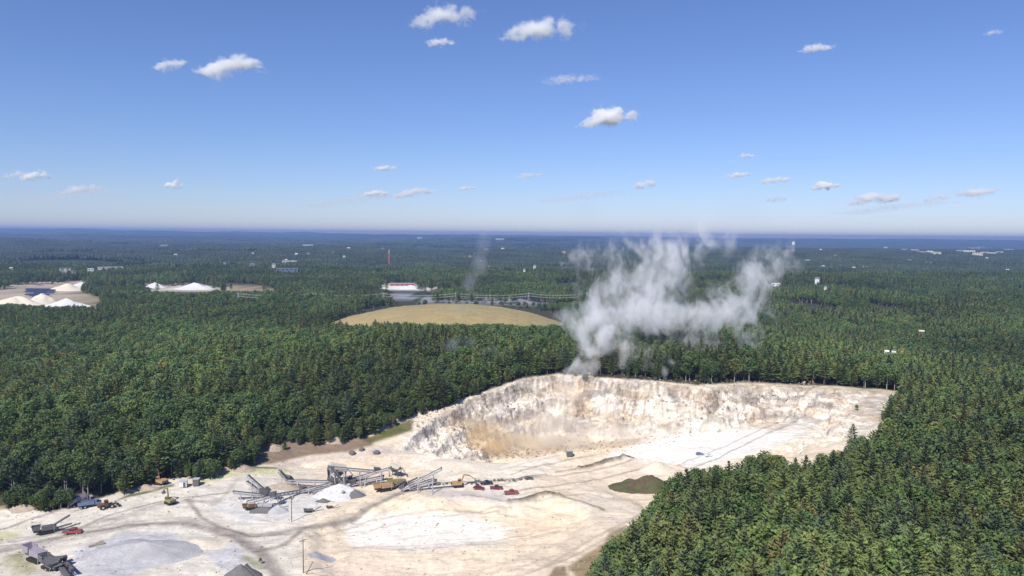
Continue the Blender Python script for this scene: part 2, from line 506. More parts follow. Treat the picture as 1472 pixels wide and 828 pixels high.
op = sstep(-1.0, 1.5, sd_open)
sand = np.array([.73,.65,.525])
w_or = sstep(.40, .62, n1)
cs = sand*(1-w_or[:, None])+np.array([.70,.58,.43])*w_or[:, None]
lw = sstep(330, 200, qu)*sstep(395, 405, qv)
cs = cs*(1-lw[:, None])+np.array([.63,.58,.49])*lw[:, None]
cs = cs*(.86+.26*n2)[:, None]*(.93+.14*n3)[:, None]
col = col*(1-op[:, None])+cs*op[:, None]
def zone(pts, c, k=1.0, soft=5.0):
    s = np.full(len(xf), -99.)
    s[near] = sdist(qu[near], qv[near], pts)
    blend(sstep(-soft*.4, soft, s)*k*op, c)
zone([(258,462),(270,447),(300,434),(345,425),(378,428),(440,432),(470,426),(500,432),(518,438),(512,452),(480,468),(440,484),(420,520),(270,520),(258,480)], (.76,.63,.46), .8)
zone([(290,446),(330,438),(400,440),(440,452),(430,468),(360,474),(300,470)], (.83,.79,.70), .85, 8)
zone([(440,445),(480,440),(505,445),(470,460),(440,475)], (.74,.56,.38), .5, 8)
zone([(60,470),(110,456),(150,455),(170,468),(150,480),(110,496),(40,496),(62,484)], (.47,.465,.475), .9)
zone([(165,458),(205,466),(215,480),(200,496),(180,480)], (.50,.50,.52), .7)
zone([(355,424),(380,417),(430,421),(470,430),(430,432),(385,430)], (.50,.47,.46), .6)
zone([(190,425),(245,415),(300,430),(260,446),(205,452),(180,440)], (.60,.60,.60), .5, 8)
zone([(270,480),(300,474),(340,480),(400,492),(280,500)], (.72,.58,.46), .5, 6)
zone([(490,430),(520,418),(560,436),(540,452),(515,452)], (.56,.50,.44), .5, 6)
zone([(640,338),(690,337),(745,341),(758,347),(700,347),(650,346)], (.36,.32,.31), .75, 3)
zone([(560,372),(620,358),(680,348),(716,344),(708,362),(670,384),(600,402),(520,392)], (.82,.78,.72), .85, 6)
zone([(520,425),(512,440),(480,470),(520,455),(545,440)], (.68,.58,.44), .4, 6)
# exposed rock of the pit walls by slope
Zg = zf.reshape(ny, nx)
dzy, dzx = np.gradient(Zg, gy, gx)
slope = np.hypot(dzx, dzy).ravel()
rock = sstep(.35, .8, slope)*op*near*sstep(400, 390, qv)*sstep(330, 345, qu)
pitin = np.zeros(len(xf)); pitin[near] = sstep(0, 2, sdist(xf[near], yf[near], PITW))
mott = fbm(xf/8., zf/2.4+yf/13., 4, 55)
strat = fbm(xf/14., zf/.9+n1*4, 3, 51)
rc = np.array([.74,.665,.56])*(.84+.32*n3)[:, None]*(.76+.48*strat)[:, None]
ow = sstep(.55, .68, fbm(xf/14., zf/6., 4, 52))
rc = rc*(1-.6*ow[:, None])+np.array([.58,.42,.27])*.6*ow[:, None]
gw = sstep(.54, .66, fbm(xf/10.+7, zf/4.+yf/10., 4, 53))
rc = rc*(1-.5*gw[:, None])+np.array([.36,.33,.33])*.5*gw[:, None]
bt = sstep(.48, .60, mott)*sstep(372, 350, qv+6*(n1-.5))*(.55+.45*sstep(.4, .6, n3))
ck_ = sstep(.60, .70, fbm(xf/1.7+n1*5, zf/9.+yf/40., 3, 58))*sstep(378, 366, qv)
rc = rc*(1-.26*ck_[:, None])
lg = sstep(.58, .66, strat)*sstep(.42, .58, fbm(xf/18., yf/18., 3, 57))*sstep(376, 366, qv)
rc = rc*(1-.5*lg[:, None])+np.array([.30,.25,.20])*.5*lg[:, None]
rc = rc*(1-.7*bt[:, None])+np.array([.20,.155,.11])*.7*bt[:, None]
rw = np.maximum(rock, pitin*sstep(372, 366, qv)*.75)
blend(rw*sstep(0,1,op), rc)
# brown bank and grass at the foot of the left wood
def bank(pts, c, k=1., soft=2.5):
    s = np.full(len(xf), -99.)
    s[near] = sdist(pu[near]+wobx[near]*.3, qv[near]+0*woby[near], pts)
    blend(sstep(-soft*.5, soft, s)*k, c)
bank([(205,401),(222,379),(245,376),(275,374),(300,370),(316,366),(322,382),(300,388),(262,392),(230,399)], (.20,.145,.10), .95)
bank([(312,377),(340,362),(356,358),(356,369),(335,376),(318,381)], (.115,.105,.035), .95)
bank([(326,370),(345,364),(350,368),(330,374)], (.10,.12,.03), .8, 1)
bank([(190,411),(196,403),(225,399),(262,392),(312,385),(340,379),(345,390),(300,393),(240,402)], (.50,.43,.37), .8)
bank([(186,402),(200,395),(218,396),(214,404),(190,410)], (.50,.38,.28), .8)
bank([(96,431),(112,423),(150,414),(150,417),(110,427)], (.13,.12,.05), .9, 1)
bank([(-20,436),(10,433),(12,436),(-20,442)], (.34,.26,.16), .8, 1)
bank([(500,500),(486,486),(500,478),(518,466),(524,456),(540,450),(530,500)], (.24,.18,.09), .9, 3)
bank([(470,496),(476,486),(486,484),(490,496)], (.16,.11,.06), .8, 2)
bank([(600,333),(640,329),(700,331),(779,335),(776,340),(700,337),(640,334),(604,337)], (.50,.42,.31), .8, 1.5)
# tracks and scarps
for pl, w, c, bump, k in LINES:
    q = np.full(len(xf), 99.)
    pa = np.array(pl); bb = (xf > pa[:, 0].min()-12) & (xf < pa[:, 0].max()+12) & (yf > pa[:, 1].min()-12) & (yf < pa[:, 1].max()+12)
    q[bb] = seg_dist(xf[bb]+wobx[bb]*.12, yf[bb]+woby[bb]*.12, pl)
    ww = np.exp(-(q/(w*1.0))**3)*k*(.45+.9*n3)
    blend(np.clip(ww*1.0, 0, .9), c)
# landfill, far sand pits, lots
blend(sstep(0, .10, landfill(xf, yf))*.95, (.37,.285,.135))
lf = landfill(xf, yf)
blend(sstep(.02, .1, lf)*sstep(.4, .62, fbm(xf/40., yf/15., 3, 61))*.5, (.27,.24,.12))
blend(sstep(.0, .05, lf)*(1-sstep(.1, .2, lf))*.55, (.60,.54,.42))
def farpoly(pts, c, z=0.0, k=1.0, soft=4):
    pw = [tuple(at(a, b, z))[:2] for a, b in pts]
    m = (yf > 600) & (yf < 4000)
    s = np.full(len(xf), -999.)
    s[m] = sdist(xf[m], yf[m], pw)
    blend(sstep(-soft, soft, s-4+(fbm(xf/25., yf/25., 3, 71)-.5)*16)*k, c)
farpoly([(-30,266),(-30,248),(20,241),(78,240),(92,262),(50,268)], (.42,.35,.26))
farpoly([(30,258),(95,250),(95,262),(60,266)], (.30,.25,.16), 0, .8)
farpoly([(14,252),(52,252),(60,246),(20,245)], (.25,.22,.18), 0, .8)
farpoly([(120,240),(160,241),(190,245),(190,251),(130,250)], (.56,.50,.40))
farpoly([(184,245),(245,246),(240,250),(190,250)], (.32,.25,.16))
farpoly([(314,244),(335,241),(380,246),(376,249.5),(335,249)], (.70,.64,.55))
farpoly([(330,251),(350,251),(364,256),(340,258)], (.22,.22,.25))
farpoly([(360,254),(480,255),(480,260),(360,259)], (.24,.23,.24))
farpoly([(400,251),(480,251.5),(480,254),(400,253.5)], (.12,.14,.18))
co = np.empty((len(xf), 3)); co[:, 0] = xf; co[:, 1] = yf; co[:, 2] = zf
# crumple the rock face sideways a little so that it is not a smooth sheet
jj = rw*pitin
co[:, 0] += jj*(fbm(xf/3., yf/3., 2, 81)-.5)*1.2; co[:, 1] += jj*(fbm(xf/3., yf/3., 2, 82)-.5)*1.2
gm.vertices.foreach_set('co', co.ravel())
gm.loops.add(len(quads)*4); gm.polygons.add(len(quads))
gm.loops.foreach_set('vertex_index', quads.ravel())
gm.polygons.foreach_set('loop_start', np.arange(len(quads))*4)
gm.update(calc_edges=True)
ca = gm.color_attributes.new('soil', 'FLOAT_COLOR', 'POINT')
c4 = np.ones((len(xf), 4)); c4[:, :3] = np.clip(col, .01, .84)
c4[:, 3] = np.clip(rw, 0, 1)
ca.data.foreach_set('color', c4.ravel())
ra = gm.attributes.new('rockiness', 'FLOAT', 'POINT'); ra.data.foreach_set('value', np.clip(rw, 0, 1))
rq = (rw*pitin*sstep(.3,.6,slope))[quads].mean(1) > .3
gm.polygons.foreach_set('use_smooth', ~rq)
ground = bpy.data.objects.new('ground', gm); COL.objects.link(ground); tag(ground, kind='structure')
m, n, b, o = nt('ground')
a = N(n, 'Attribute', attribute_name='soil'); rk = N(n, 'Attribute', attribute_name='rockiness')
ge = N(n, 'NewGeometry')
t1 = N(n, 'TexNoise'); t1.inputs['Scale'].default_value = .55; t1.inputs['Detail'].default_value = 8; t1.inputs['Roughness'].default_value = .7
n.links.new(ge.outputs['Position'], t1.inputs['Vector'])
vo = N(n, 'TexVoronoi'); vo.inputs['Scale'].default_value = .32; vo.feature = 'F1'
mp = N(n, 'Mapping'); mp.inputs['Scale'].default_value = (1, 1, 1.6)
n.links.new(ge.outputs['Position'], mp.inputs[0])
dist = N(n, 'VectorMath', operation='MULTIPLY_ADD'); dist.inputs[1].default_value = (1.5,)*3
n.links.new(t1.outputs[1], dist.inputs[0]); n.links.new(mp.outputs[0], dist.inputs[2])
n.links.new(dist.outputs[0], vo.inputs['Vector'])
mr = N(n, 'MapRange'); mr.inputs['From Min'].default_value = .3; mr.inputs['From Max'].default_value = .7; mr.inputs['To Min'].default_value = .80; mr.inputs['To Max'].default_value = 1.14
n.links.new(t1.outputs[0], mr.inputs['Value'])
sc_ = N(n, 'VectorMath', operation='SCALE'); n.links.new(a.outputs['Color'], sc_.inputs[0]); n.links.new(mr.outputs[0], sc_.inputs['Scale'])
vr = N(n, 'MapRange'); vr.inputs['To Min'].default_value = .74; vr.inputs['To Max'].default_value = 1.18
sepc = N(n, 'SeparateColor'); n.links.new(vo.outputs['Color'], sepc.inputs[0]); n.links.new(sepc.outputs[0], vr.inputs['Value'])
mixf = N(n, 'Mix'); mixf.data_type = 'FLOAT'
n.links.new(rk.outputs['Fac'], mixf.inputs[0]); mixf.inputs[2].default_value = 1.0; n.links.new(vr.outputs[0], mixf.inputs[3])
sc2 = N(n, 'VectorMath', operation='SCALE'); n.links.new(sc_.outputs[0], sc2.inputs[0]); n.links.new(mixf.outputs[0], sc2.inputs['Scale'])
st = N(n, 'TexNoise'); st.inputs['Scale'].default_value = .16; st.inputs['Detail'].default_value = 9; st.inputs['Roughness'].default_value = .68; st.inputs['Distortion'].default_value = 1.2
mps = N(n, 'Mapping'); mps.inputs['Rotation'].default_value = (0, 0, .35); mps.inputs['Scale'].default_value = (.45, 1.5, 1)
n.links.new(ge.outputs['Position'], mps.inputs[0]); n.links.new(mps.outputs[0], st.inputs['Vector'])
ms = N(n, 'MapRange'); ms.inputs['From Min'].default_value = .35; ms.inputs['From Max'].default_value = .65; ms.inputs['To Min'].default_value = .80; ms.inputs['To Max'].default_value = 1.12
n.links.new(st.outputs[0], ms.inputs['Value'])
sp = N(n, 'TexVoronoi'); sp.inputs['Scale'].default_value = .22; n.links.new(ge.outputs['Position'], sp.inputs['Vector'])
msp = N(n, 'MapRange'); msp.inputs['From Min'].default_value = .07; msp.inputs['From Max'].default_value = .13; msp.inputs['To Min'].default_value = .55; msp.inputs['To Max'].default_value = 1.0
n.links.new(sp.outputs['Distance'], msp.inputs['Value'])
sc3 = N(n, 'VectorMath', operation='SCALE'); n.links.new(sc2.outputs[0], sc3.inputs[0]); n.links.new(math_(n, 'MULTIPLY', ms.outputs[0], msp.outputs[0]), sc3.inputs['Scale'])
n.links.new(sc3.outputs[0], b.inputs['Base Color'])
hh = math_(n, 'ADD', t1.outputs[0], math_(n, 'MULTIPLY', vo.outputs['Distance'], math_(n, 'MULTIPLY', rk.outputs['Fac'], 1.6)))
bp = N(n, 'Bump'); bp.inputs['Distance'].default_value = .5; bp.inputs['Strength'].default_value = .6
n.links.new(hh, bp.inputs['Height']); n.links.new(bp.outputs[0], b.inputs['Normal'])
b.inputs['Roughness'].default_value = .95; b.inputs['Specular IOR Level'].default_value = .15
gm.materials.append(m)

# ------------------------------------------------------------------ trees
def leaf_mesh(name, V, Fc, tone, mat):
    me = bpy.data.meshes.new(name)
    me.from_pydata(V, [], Fc); me.materials.append(mat)
    t = me.attributes.new('tone', 'FLOAT', 'FACE'); t.data.foreach_set('value', tone)
    me.update(); return me
def pine_crown(seed, H=18.0, R=3.9, z0=4.5, tufts=7):
    r = random.Random(seed); V = []; Fc = []; T = []
    nw = 13
    for w in range(nw):
        f = w/(nw-1)
        z = z0+(H-z0-.8)*f**.9
        L0 = R*(1-f**2.5)*(.80+.20*min(1, f*4+.4))+.45
        nb = 6 if f < .75 else 5
        a0 = r.random()*6.28
        for k in range(nb):
            a = a0+k*6.283/nb+r.uniform(-.3, .3)
            L = L0*r.uniform(.62, 1.25)
            rise = r.uniform(.02, .30)+.45*f
            bt = r.random()
            ca, sa = math.cos(a), math.sin(a)
            nt_ = max(3, int(tufts*L/R+1))
            for q in range(nt_):
                t = .25+.75*(q+r.random()*.7)/nt_
                side = r.uniform(-1, 1)*.34*L*t*(1.15-t)*1.6
                cx = ca*L*t-sa*side; cyy = sa*L*t+ca*side
                cz = z+L*t*rise*.8+r.uniform(-.15, .2)
                s = r.uniform(.55, 1.1)*(1.05-.3*t)*(1-.35*f)
                aa = a+side*.5/(L*.5+.2)+r.uniform(-.4, .4)
                up = rise+r.uniform(-.05, .45)
                d = Vector((math.cos(aa), math.sin(aa), up)).normalized()
                sd = Vector((-math.sin(aa), math.cos(aa), r.uniform(-.35, .35)))
                c = Vector((cx, cyy, cz))
                b0 = len(V)
                V += [tuple(c-d*s*.9), tuple(c+sd*s*.62+Vector((0,0,-.12*s))), tuple(c+d*s*1.25), tuple(c-sd*s*.62+Vector((0,0,-.12*s))), tuple(c+Vector((0,0,s*.30)))]
                Fc += [(b0,b0+1,b0+4),(b0+1,b0+2,b0+4),(b0+2,b0+3,b0+4),(b0+3,b0,b0+4)]
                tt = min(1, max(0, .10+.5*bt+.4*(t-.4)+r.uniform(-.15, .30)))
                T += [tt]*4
    return leaf_mesh('pine_crown', V, Fc, T, M['needles'])
def broad_crown(seed, H=15.0, R=4.4, clumps=26, per=34):
    r = random.Random(seed); V = []; Fc = []; T = []
    z0 = H*.30
    for k in range(clumps):
        f = (k+.5)/clumps
        th = math.acos(1-1.7*f); ph = k*2.399963+r.uniform(-.4, .4)
        rr = r.uniform(.55, .80)
        c = Vector((R*rr*math.sin(th)*math.cos(ph), R*rr*math.sin(th)*math.sin(ph), z0+(H-z0)*.5+(H-z0)*.36*math.cos(th)*1.05))
        cr = r.uniform(1.2, 2.0)
        ct = r.random()
        for q in range(per):
            d = Vector((r.gauss(0, 1), r.gauss(0, 1), r.gauss(.35, 1))).normalized()
            p = c+d*cr*r.uniform(.72, 1.08)
            nn = (d+Vector((r.gauss(0, .5), r.gauss(0, .5), r.gauss(.3, .5)))).normalized()
            t1 = nn.orthogonal().normalized(); t2 = nn.cross(t1)
            an = r.random()*6.28; e1 = t1*math.cos(an)+t2*math.sin(an); e2 = nn.cross(e1)
            s = r.uniform(.30, .62); b0 = len(V)
            V += [tuple(p-e1*s), tuple(p+e2*s*.7+nn*.08), tuple(p+e1*s), tuple(p-e2*s*.7-nn*.05)]
            Fc += [(b0,b0+1,b0+2,b0+3)]
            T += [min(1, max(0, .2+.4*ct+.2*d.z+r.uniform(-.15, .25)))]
    return leaf_mesh('broadleaf_crown', V, Fc, T, M['leaves'])
def trunk_mesh(name, H, r0, limbs, seed, mat, zl=.45, ln=2.4):
    r = random.Random(seed); mb = MB()
    P = [Vector((0, 0, -1.0))]
    for i in range(1, 6): P.append(Vector((r.uniform(-.18, .18), r.uniform(-.18, .18), H*i/5)))
    for i in range(5): mb.tube(P[i], P[i+1], r0*(1-i/5.6), r0*(1-(i+1)/5.6), 6)
    for k in range(limbs):
        f = zl+(0.93-zl)*k/max(1, limbs-1); a = k*2.4+r.random()
        i = min(4, int(f*5)); p = P[i].lerp(P[i+1], f*5-i)
        mb.tube(p, p+Vector((math.cos(a)*ln*(1.15-f), math.sin(a)*ln*(1.15-f), ln*(.2+.5*f))), .10, .03, 4)
    me = bpy.data.meshes.new(name); me.from_pydata([tuple(v) for v in mb.V], [], mb.F); me.materials.append(mat); me.update()
    return me
def join_mesh(name, meshes):
    bm = bmesh.new(); tl = bm.faces.layers.float.new('tone'); mats = []
    for me in meshes:
        k = len(bm.faces); bm.from_mesh(me)
        bm.faces.ensure_lookup_table()
        for f in bm.faces[k:]: f.material_index = len(mats)
        mats.append(me.materials[0])
    out = bpy.data.meshes.new(name); bm.to_mesh(out); bm.free()
    for mm in mats: out.materials.append(mm)
    return out
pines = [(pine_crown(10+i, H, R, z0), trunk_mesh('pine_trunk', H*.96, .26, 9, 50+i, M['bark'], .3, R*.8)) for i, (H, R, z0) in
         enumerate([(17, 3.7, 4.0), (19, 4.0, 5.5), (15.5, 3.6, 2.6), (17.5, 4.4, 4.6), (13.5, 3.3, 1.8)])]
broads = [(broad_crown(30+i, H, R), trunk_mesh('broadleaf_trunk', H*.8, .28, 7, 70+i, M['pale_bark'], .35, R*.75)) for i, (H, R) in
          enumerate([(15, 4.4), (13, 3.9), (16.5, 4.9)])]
PROTO = bpy.data.collections.new('tree_kinds')
protos = []
def add_proto(name, me):
    o = bpy.data.objects.new(name, me); PROTO.objects.link(o); protos.append(o)
for i, (c, t) in enumerate(pines): add_proto('a%02d_pine' % i, join_mesh('pine', [c, t]))
for i, (c, t) in enumerate(broads): add_proto('b%02d_broadleaf' % i, join_mesh('broadleaf', [c, t]))
# canopy pieces for the far woods
def canopy(seed, size, nn, rad, hgt):
    r = random.Random(seed); V = []; Fc = []; T = []
    for k in range(nn):
        cx, cyy = r.uniform(-size/2, size/2), r.uniform(-size/2, size/2)
        R = rad*r.uniform(.65, 1.25); H = hgt*r.uniform(.7, 1.15); tn = r.random()
        rings = 3; sg = 6; b0 = len(V)
        for i in range(rings):
            f = i/rings
            rr = R*math.cos(f*1.45)*(1.0 if i else .8)
            for j in range(sg):
                a = 6.283*j/sg+r.uniform(-.3, .3); q = rr*r.uniform(.7, 1.3)
                V.append((cx+q*math.cos(a), cyy+q*math.sin(a), H*(.35+.6*f)+r.uniform(-.8, .8)*hgt/14))
        V.append((cx, cyy, H*1.02))
        for i in range(rings-1):
            for j in range(sg):
                j2 = (j+1) % sg
                Fc += [(b0+i*sg+j, b0+i*sg+j2, b0+(i+1)*sg+j2), (b0+i*sg+j, b0+(i+1)*sg+j2, b0+(i+1)*sg+j)]
                T += [min(1, max(0, tn*.7+r.uniform(-.1, .35))) for _ in (0, 1)]
        for j in range(sg):
            Fc.append((b0+(rings-1)*sg+j, b0+(rings-1)*sg+(j+1) % sg, len(V)-1)); T.append(min(1, tn*.7+r.uniform(0, .3)))
    return leaf_mesh('canopy', V, Fc, T, M['canopy'])
for i in range(3): add_proto('c%02d_canopy' % i, canopy(90+i, 74, 110, 4.3, 16))
for i in range(2): add_proto('d%02d_canopy' % i, canopy(95+i, 260, 170, 13, 17))

rng = np.random.default_rng(7)
def jgrid(y0, y1, step, half):
    xs = np.arange(-half*y1-80, half*y1+80, step); ys = np.arange(y0, y1, step*.92)
    A, B = np.meshgrid(xs, ys); A = A+(np.arange(len(ys)) % 2)[:, None]*step/2
    A = A+rng.uniform(-.36, .36, A.shape)*step; B = B+rng.uniform(-.36, .36, B.shape)*step
    A, B = A.ravel(), B.ravel()
    k = (np.abs(A) < half*B+70)
    return A[k], B[k]
TX, TY = jgrid(150, 900, 4.95, .74)
t2x, t2y = jgrid(900, 1900, 7.6, .74)
TX = np.r_[TX, t2x]; TY = np.r_[TY, t2y]
TZ = terrain(TX, TY, True)
CLEAR = [([(-300,262),(-40,251),(-4,249),(12,247),(22,244.5),(44,243),(60,246),(74,252),(90,257),(86,262.5),(70,262),(40,262.5),(10,261),(0,262),(-300,270)], 1500),
         ([(120,241.5),(128,243.5),(136,245.5),(150,245),(160,242.5),(172,243),(186,246),(212,244.5),(240,245.5),(238,248.5),(205,249.5),(186,249),(168,251),(150,250.5),(130,249.5)], 1900),
         ([(318,247),(328,245),(334,242.8),(352,242.5),(366,246),(380,247.5),(374,249.8),(340,249.5)], 1900),
         ([(52,245.5),(56,241),(76,239.5),(77,242),(66,246)], 1600),
         ([(284,272),(310,266),(335,261),(392,258),(440,261),(490,271),(486,279),(455,281),(430,278.5),(400,279.5),(370,277),(350,277.5),(330,274.5),(300,274)], 1000),
         ([(332,250.5),(372,252),(372,257),(340,258)], 1500),
         ([(372,254),(500,256),(500,259),(372,258.5)], 1100)]
def keep_trees(x, y, z, h):
    ju = 9*(fbm(x/11., y/11., 2, 201)-.5); jv = 9*(fbm(x/7., y/7., 2, 202)-.5)
    ck = np.clip(1400./np.maximum(y, 1), .8, 2)
    ub, vb = proj(x, y, z); ut, vt = proj(x, y, z+h*.88)
    k = ~inside(ub, vb, OPEN)
    right = (ub > 480) & (y < 330)
    k &= ~(inside(ut+ju, vt+jv, OPEN) & right)
    um, vm = proj(x, y, z+h*.55)
    k &= ~(inside(um-4.5*300/np.maximum(y,1)*.8, vm, OPEN) & right)
    k &= ~((y < 420) & (y > 150) & (sdist(x, y, PITW) > -2))
    for pl, dmax in CLEAR:
        k &= ~((inside(ut+ju, vt+jv*.3*ck, pl) | inside(ub+ju, vb+jv*.3*ck, pl) | inside(um+ju, vm+jv*.3, pl)) & (y < dmax) & (y > 330))
    k &= ~((landfill(x, y) > .03))
    # nothing grows in the yard below and beside the frame either
    k &= ~((y < 262) & (x < 20))
    return k
KH = [18, 20, 16, 18.5, 14, 15, 13, 16.5]
right_w = (TX > 20) & (TY < 420)
bn = fbm(TX/60., TY/60., 3, 101)
pb = np.where(right_w, .22, sstep(.42, .60, bn)*.70+.18)
isb = rng.random(len(TX)) < pb
kind = np.where(isb, 5+rng.integers(0, 3, len(TX)), rng.integers(0, 5, len(TX)))
hs = np.array(KH)[kind]
scl = rng.uniform(.66, 1.10, len(TX))
scl = scl*(1+.10*np.sin(TX/37.)*np.cos(TY/29.))
k = keep_trees(TX, TY, TZ, hs*scl)
for f in (.86, .72, .58):          # edge trees that are too tall for the photographed outline grow shorter instead
    k2 = keep_trees(TX, TY, TZ, hs*np.minimum(scl, f))
    new = k2 & ~k
    scl = np.where(new, np.minimum(scl, f), scl); k = k | k2
k &= (rng.random(len(TX)) > .04) & (fbm(TX/55., TY/45., 4, 120)-.12*(TY > 900) > np.where(TX*0+TY < 430, .0, .27))
# thin patches of open ground in the left wood
for a, b_, rr in ((45,306,7),(68,322,8),(134,337,5),(18,362,4),(107,240,10)):
    c = at(a, b_, 18)
    k &= ~(np.hypot(TX-c.x, (TY-c.y)*.6) < rr)
TX, TY, TZ, kind, scl, isb = [q[k] for q in (TX, TY, TZ, kind, scl, isb)]
ex, ey = [], []
for i in range(430):             # low growth in front of the trunks along the left wood edge and the rim
    f = rng.random()*26; j_ = int(f); f -= j_
    a = OPEN[1+j_]; c = OPEN[2+j_]
    zz_ = np.interp(a[0]*(1-f)+c[0]*f, [0, 150, 240, 360, 480, 780], [2, 3, 8, 12, 19, 12])
    if a[0] > 500 and rng.random() < .6: continue
    if 58 < a[0]*(1-f)+c[0]*f < 98 or 124 < a[0]*(1-f)+c[0]*f < 152: continue
    p = at(a[0]*(1-f)+c[0]*f, a[1]*(1-f)+c[1]*f, zz_); q = rng.uniform(1.0, 6.0)
    ex.append(p.x+rng.uniform(-2, 2)); ey.append(p.y+q)
ex, ey = np.array(ex), np.array(ey); ez = terrain(ex, ey)
e_b = rng.random(len(ex)) < .6
TX = np.r_[TX, ex]; TY = np.r_[TY, ey]; TZ = np.r_[TZ, ez]; isb = np.r_[isb, e_b]
kind = np.r_[kind, np.where(e_b, 5+rng.integers(0, 3, len(ex)), 4)]; scl = np.r_[scl, np.where(e_b, rng.uniform(.25, .55, len(ex)), rng.uniform(.35, .8, len(ex)))]
rot = rng.uniform(0, 6.283, len(TX))
uu, vv = proj(TX, TY, TZ+12)
inv = (uu > -6) & (uu < 887) & (vv < 500)
dd = np.hypot(TX, TY)
used = np.zeros(len(TX), bool)
def tree_label(x, y, b):
    u, v = proj(x, y, 12)
    if x > 20:
        return ('round-crowned leafy tree growing among the near pines at lower right', 'leafy trees among the near right-hand pines') if b else \
               ('tall green pine packed into the dense near wood at lower right', 'pines of the near right-hand wood')
    if u < 210:
        return ('leafy tree on the left wood edge above the gravel yard', 'leafy trees along the left wood edge') if b else \
               ('dark green pine on the left wood edge above the gravel yard', 'pines along the left wood edge')
    return ('leafy tree in the wood behind the brown bank and quarry rim', 'leafy trees behind the quarry bank') if b else \
           ('dark green pine in the wood behind the brown bank and quarry rim', 'pines behind the quarry bank')
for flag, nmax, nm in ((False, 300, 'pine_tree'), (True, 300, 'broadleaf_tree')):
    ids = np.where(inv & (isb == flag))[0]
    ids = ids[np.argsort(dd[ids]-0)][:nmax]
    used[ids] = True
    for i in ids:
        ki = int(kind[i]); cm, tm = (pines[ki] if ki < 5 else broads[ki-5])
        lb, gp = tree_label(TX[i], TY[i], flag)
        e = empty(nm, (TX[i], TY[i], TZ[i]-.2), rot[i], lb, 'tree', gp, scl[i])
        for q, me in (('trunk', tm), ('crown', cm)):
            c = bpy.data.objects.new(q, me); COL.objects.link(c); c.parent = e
r_ = ~used
FX, FY, FZ, FK, FS, FR = TX[r_], TY[r_], TZ[r_], kind[r_], scl[r_], rot[r_]
def far_layer(y0, y1, step, k0, nk, sx):
    a, b = jgrid(y0, y1, step, .74)
    z = terrain(a, b, False)
    kk = fbm(a/420., b/420., 4, 77) > .30
    u, v = proj(a, b, z+14)
    for pl, dmax in CLEAR[:4]: kk &= ~(inside(u, v, pl) & (b < dmax+300))
    a, b, z = a[kk], b[kk], z[kk]
    return a, b, z, k0+rng.integers(0, nk, len(a)), rng.uniform(.9, 1.15, len(a))*sx, rng.uniform(0, 6.28, len(a))
L = [(FX, FY, FZ, FK, FS, FR), far_layer(1900, 5200, 62, 8, 3, 1.0), far_layer(5200, 20500, 215, 11, 2, 1.0)]
PX, PY, PZ, PK, PS, PR = [np.concatenate([l[i] for l in L]) for i in range(6)]
fm = bpy.data.meshes.new('forest'); fm.vertices.add(len(PX))
fm.vertices.foreach_set('co', np.stack([PX, PY, PZ-.2], -1).ravel())
for nm, tp, v in (('kind', 'INT', PK.astype(np.int32)), ('size', 'FLOAT', PS), ('turn', 'FLOAT', PR)):
    q = fm.attributes.new(nm, tp, 'POINT'); q.data.foreach_set('value', v)
fm.update()
forest = bpy.data.objects.new('forest', fm); COL.objects.link(forest)
tag(forest, 'dark green mixed forest covering the land from the quarry to the horizon', 'forest', None, 'stuff')
g = bpy.data.node_groups.new('forest', 'GeometryNodeTree')
g.interface.new_socket('Geometry', in_out='INPUT', socket_type='NodeSocketGeometry')
g.interface.new_socket('Geometry', in_out='OUTPUT', socket_type='NodeSocketGeometry')
gi = g.nodes.new('NodeGroupInput'); go = g.nodes.new('NodeGroupOutput')
ci = g.nodes.new('GeometryNodeCollectionInfo'); ci.inputs['Collection'].default_value = PROTO
ci.inputs['Separate Children'].default_value = True; ci.inputs['Reset Children'].default_value = True
ip = g.nodes.new('GeometryNodeInstanceOnPoints'); ip.inputs['Pick Instance'].default_value = True
def na(nm, tp):
    o = g.nodes.new('GeometryNodeInputNamedAttribute'); o.data_type = tp; o.inputs[0].default_value = nm; return o.outputs[0]
cx_ = g.nodes.new('ShaderNodeCombineXYZ'); g.links.new(na('turn', 'FLOAT'), cx_.inputs[2])
g.links.new(gi.outputs[0], ip.inputs['Points']); g.links.new(ci.outputs[0], ip.inputs['Instance'])
g.links.new(na('kind', 'INT'), ip.inputs['Instance Index']); g.links.new(cx_.outputs[0], ip.inputs['Rotation']); g.links.new(na('size', 'FLOAT'), ip.inputs['Scale'])
g.links.new(ip.outputs[0], go.inputs[0])
md = forest.modifiers.new('trees', 'NODES'); md.node_group = g
print('trees', len(TX), 'instances', len(PX))

